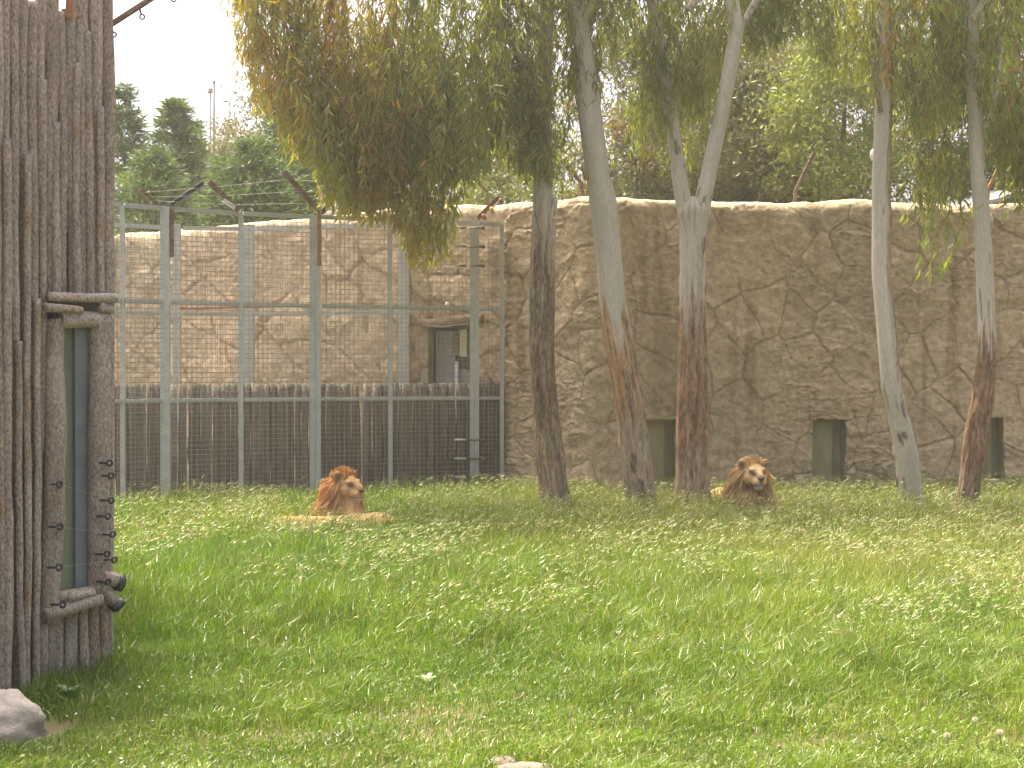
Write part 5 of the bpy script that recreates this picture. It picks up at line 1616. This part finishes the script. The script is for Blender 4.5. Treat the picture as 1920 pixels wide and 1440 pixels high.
GR = np.array([[0.098, 0.182, 0.015], [0.142, 0.222, 0.020], [0.188, 0.243, 0.028], [0.245, 0.258, 0.05], [0.35, 0.31, 0.12]])
rs = np.random.default_rng(900)
Vs, Fs, Cs, off = [], {}, [], 0
seed_tips = []
for (n, y0, y1, dens_pow, wd) in ((112000, 6.0, 9.4, 1.0, 0.0056), (132000, 9.0, 13.5, 0.9, 0.0072), (112000, 13.0, 20.2, 0.9, 0.0105)):
    x, y = meadow_points(n, y0, y1, rs, dens_pow)
    bb = bare(x, y)
    k = rs.random(len(x)) > bb * 0.7
    x, y = x[k], y[k]
    tl = tallness(x, y)
    L = (0.085 + 0.26 * tl + 0.05 * sstep(13.5, 16, y)) * rs.uniform(0.55, 1.25, len(x))
    hb = np.hypot(x - np.clip(x, -3.0, -2.5), y - np.interp(np.clip(x, -3.0, -2.5), [-2.98, -2.88, -2.55], [8.2, 8.62, 8.97]))
    L = L + 0.13 * sstep(0.45, 0.0, hb) * rs.random(len(x))
    green = fbm(x * 0.6, y * 0.45, None, 81, 3) * 0.9 + fbm(x * 2.4, y * 2.0, None, 83, 2) * 0.5
    ripe = np.clip(0.25 + 0.36 * sstep(11.5, 15.5, y + 0.4 * x) + 0.12 * sstep(8.4, 7.0, y) - 0.30 * green + 0.08 * np.clip(x, -2, 3), 0.0, 1)
    q = np.clip(ripe * 3.2 + rs.normal(0, 0.65, len(x)), 0, 3.999)
    i = np.floor(q).astype(int); fr = (q - i)[:, None]
    col = GR[i] * (1 - fr) + GR[np.minimum(i + 1, 4)] * fr
    dry = rs.random(len(x)) < 0.05 + 0.10 * bb[k]
    col[dry] = np.array([0.40, 0.33, 0.17])
    col *= rs.uniform(0.68, 1.3, (len(x), 1))
    col *= (1 + 0.22 * fbm(x * 3.2, y * 2.6, None, 87, 3))[:, None]
    lean = np.abs(rs.normal(0.28, 0.24, len(x))) + 0.05 + 0.15 * (1 - tl)
    V, fs, c, tip, hd = blades(x, y, L, wd * rs.uniform(0.7, 1.3, len(x)), np.clip(lean, 0, 0.9), col, rs)
    Vs.append(V); Cs.append(c)
    for f_ in fs:
        Fs.setdefault(f_.shape[1], []).append(f_ + off)
    off += len(V)
add('grass', np.vstack(Vs), [np.vstack(v) for v in Fs.values()], M['grass'], None, np.vstack(Cs), smooth=False, kind='stuff', label='green and straw-coloured meadow grass covering the whole enclosure', cat='grass')

# barley ears: bristly nodding spindles
x, y = meadow_points(31000, 8.0, 20.0, rs, 0.85)
tl = tallness(x, y)
clump = sstep(-0.25, 0.35, fbm(x * 0.9, y * 0.7, None, 91, 3) + 0.16 * x / 3 + 0.25 * sstep(10, 13, y))
k = rs.random(len(x)) < clump * sstep(0.35, 0.8, tl)
x, y, tl = x[k], y[k], tl[k]
n = len(x)
H = (0.10 + 0.27 * tl) * rs.uniform(0.85, 1.2, n)
a = rs.uniform(0, 2 * np.pi, n)
hd = np.stack([np.cos(a) + 0.55, np.sin(a) * 0.8, 0 * a], -1)
hd /= np.linalg.norm(hd, axis=1)[:, None]
b0 = np.stack([x, y, ground_z(x, y) + H - 0.03], -1)
d0 = hd * rs.uniform(0.25, 0.9, n)[:, None] + np.array([0, 0, 1.0])
d0 /= np.linalg.norm(d0, axis=1)[:, None]
d1 = hd * rs.uniform(0.6, 1.3, n)[:, None] + np.array([0, 0, 0.35])
d1 /= np.linalg.norm(d1, axis=1)[:, None]
Le = rs.uniform(0.034, 0.062, n)[:, None]
s1 = np.cross(d0, np.array([0, 0, 1.0]) + 0.01 * rs.normal(size=(n, 3))); s1 /= np.linalg.norm(s1, axis=1)[:, None] + 1e-6
s2 = np.cross(d0, s1)
w = rs.uniform(0.0042, 0.0066, n)[:, None]
mid = b0 + d0 * Le * 0.45
end = mid + d1 * Le * 0.8
ring3 = [mid + s1 * w, mid - s1 * w * 0.5 + s2 * w * 0.87, mid - s1 * w * 0.5 - s2 * w * 0.87]
# awns: three long bristles
aw = []
for j in range(3):
    bb = mid + (end - mid) * (0.2 + 0.25 * j)
    dj = d1 + rs.normal(0, 0.33, (n, 3))
    dj /= np.linalg.norm(dj, axis=1)[:, None]
    sj = np.cross(dj, rs.normal(size=(n, 3))); sj /= np.linalg.norm(sj, axis=1)[:, None]
    aw += [bb - sj * 0.0022, bb + sj * 0.0022, bb + dj * Le * 0.9]
V = np.stack([b0, *ring3, end, *aw], 1).reshape(-1, 3)
o = np.arange(n)[:, None] * 14
T = np.vstack([o + q for q in ([0, 2, 1], [0, 3, 2], [0, 1, 3], [4, 1, 2], [4, 2, 3], [4, 3, 1], [5, 6, 7], [8, 9, 10], [11, 12, 13])])
col = pick([(0.29, 0.33, 0.11), (0.37, 0.35, 0.16), (0.33, 0.25, 0.13), (0.22, 0.30, 0.07)], [3, 1.6, 0.8, 2], n, rs)
add('barley_ears', V, [T], M['grass'], None, np.repeat(col, 14, 0), smooth=False, kind='stuff', label='pale bristly wild barley ears nodding over the tall grass', cat='grass')

# broad-leaved weeds in the short turf, and the few bigger plantain-like plants
x, y = meadow_points(14000, 6.0, 10.8, rs, 1.0)
k = (fbm(x * 1.6, y * 1.6, None, 95, 3) > -0.02) & (rs.random(len(x)) > bare(x, y))
x, y = x[k], y[k]
n = len(x)
a = rs.uniform(0, 2 * np.pi, n)
d = np.stack([np.cos(a), np.sin(a), rs.uniform(0.1, 0.9, n)], -1)
b = np.stack([x, y, ground_z(x, y) + rs.uniform(0.01, 0.07, n)], -1)
V, f, c = kite_batch(b, d, rs.uniform(0.016, 0.04, n), rs.uniform(0.008, 0.018, n), pick([(0.085, 0.155, 0.018), (0.13, 0.19, 0.028), (0.19, 0.225, 0.04)], [2, 2, 1], n, rs), rs)
add('clover_weeds', V, f, M['grass'], None, c, smooth=False, kind='stuff', label='small broad-leaved weeds between the short grass in front', cat='weeds')

# tiny white daisies, five-petalled stars facing up
x, y = meadow_points(600, 6.2, 19.0, rs, 1.3)
k = fbm(x * 1.1, y * 0.9, None, 97, 2) > -0.05
x, y = x[k], y[k]
n = len(x)
zt = ground_z(x, y) + (0.05 + 0.24 * tallness(x, y)) * rs.uniform(0.9, 1.2, n)
c0 = np.stack([x, y, zt], -1)
rad = rs.uniform(0.004, 0.008, n) * (1 + 0.03 * y)
tilt = rs.normal(0, 0.5, (n, 2))
ang = np.arange(10) / 10 * 2 * np.pi
rr = np.where(np.arange(10) % 2 == 0, 1.0, 0.45)
ox, oy = np.cos(ang) * rr, np.sin(ang) * rr
rim = c0[:, None, :] + rad[:, None, None] * np.stack([np.ones((n, 1)) * ox, np.ones((n, 1)) * oy, tilt[:, :1] * ox + tilt[:, 1:] * oy], -1)
V = np.concatenate([c0[:, None, :] + [0, 0, 0.002], rim], 1).reshape(-1, 3)
o = np.arange(n)[:, None] * 11
T = np.vstack([o + np.array([0, 1 + j, 1 + (j + 1) % 10]) for j in range(10)])
add('daisies', V, [T], M['flower'], None, None, smooth=False, kind='stuff', label='tiny white daisies scattered through the grass', cat='flowers')


# a few single plants one can point at
def plant(px, py, label, nl, ln, wd, colr, seed, up=0.5):
    D = F * (CAM_H - 0.05) / (py - HOR)
    rs = np.random.default_rng(seed)
    r = root('broad_leaf_plant', (X(px, D), D, 0), label, 'plant', 'broad-leaved plants in the turf')
    for j in range(nl):
        a = j / nl * 6.28 + rs.uniform(-0.3, 0.3)
        u = np.linspace(0, 1, 7)
        l = ln * rs.uniform(0.7, 1.2)
        ax = np.array([math.cos(a), math.sin(a), 0]); sx = np.array([-math.sin(a), math.cos(a), 0])
        cen = np.array([X(px, D), D, 0.03]) + ax * (u * l)[:, None] + np.array([0, 0, 1]) * (up * l * np.sin(u * 2.0))[:, None]
        ww = wd * np.sin(np.pi * (0.06 + 0.94 * u)) ** 0.8 / 2
        V = np.stack([cen - sx * ww[:, None] + [0, 0, 0.006], cen, cen + sx * ww[:, None] + [0, 0, 0.006]], 1).reshape(-1, 3)
        i = np.arange(6)[:, None] * 3
        Q = np.vstack([i + [0, 1, 4, 3], i + [1, 2, 5, 4]])
        add('leaf', V, [Q], M['grass'], r, np.tile(np.array(colr) * rs.uniform(0.85, 1.15), (len(V), 1)))


plant(800, 1275, 'pale broad-leaved plant beside the bare patch', 5, 0.085, 0.035, (0.17, 0.22, 0.09), 31)
plant(870, 1200, 'tall grey-green plant at the edge of the taller grass', 7, 0.11, 0.022, (0.15, 0.20, 0.08), 32, 1.2)
plant(130, 1310, 'dark leafy weed at the foot of the log hut', 13, 0.085, 0.032, (0.06, 0.14, 0.03), 33, 0.9)


def dandelion(px, py, label, seed):
    D = F * (CAM_H - 0.12) / (py - HOR)
    rs = np.random.default_rng(seed)
    c = P(px, py, D)
    r = root('dandelion_clock', (c[0], c[1], 0), label, 'flower', 'dandelion clocks in the short grass')
    add('stem', *tube([[c[0] + 0.01, c[1], 0], [c[0], c[1], c[2]]], 0.002, 5), M['grass'], r, np.tile([0.16, 0.2, 0.05], (12, 1)))
    q = rs.normal(size=(90, 3)); q /= np.linalg.norm(q, axis=1)[:, None]
    V, f, _ = kite_batch(c + q * 0.004, q, np.full(90, 0.015), np.full(90, 0.005), np.zeros((90, 3)), rs)
    add('seed_head', V, f, M['fluff'], r, np.tile([0.62, 0.58, 0.48], (len(V), 1)), smooth=False, kind='stuff')


dandelion(1830, 1350, 'fluffy dandelion clock highest of the three at lower right', 41)
dandelion(1877, 1374, 'fluffy dandelion clock nearest the picture edge', 42)
dandelion(1777, 1380, 'fluffy dandelion clock leftmost of the three at lower right', 43)

# ------------------------------------------------------------------ hazy air
hm, hnt, hout = mat('haze')
pv = nd(hnt, 'ShaderNodeVolumePrincipled')
pv.inputs['Color'].default_value = (1.0, 0.96, 0.86, 1)
pv.inputs['Density'].default_value = 0.0017
pv.inputs['Anisotropy'].default_value = 0.4
hnt.links.new(pv.outputs[0], hout.inputs['Volume'])
hv, hf = box((0, 62, 7.25), (264, 220, 17.5))
add('haze', hv, hf, hm, None, smooth=False, kind='stuff', label='thin pale haze filling the air over the whole enclosure', cat='haze')
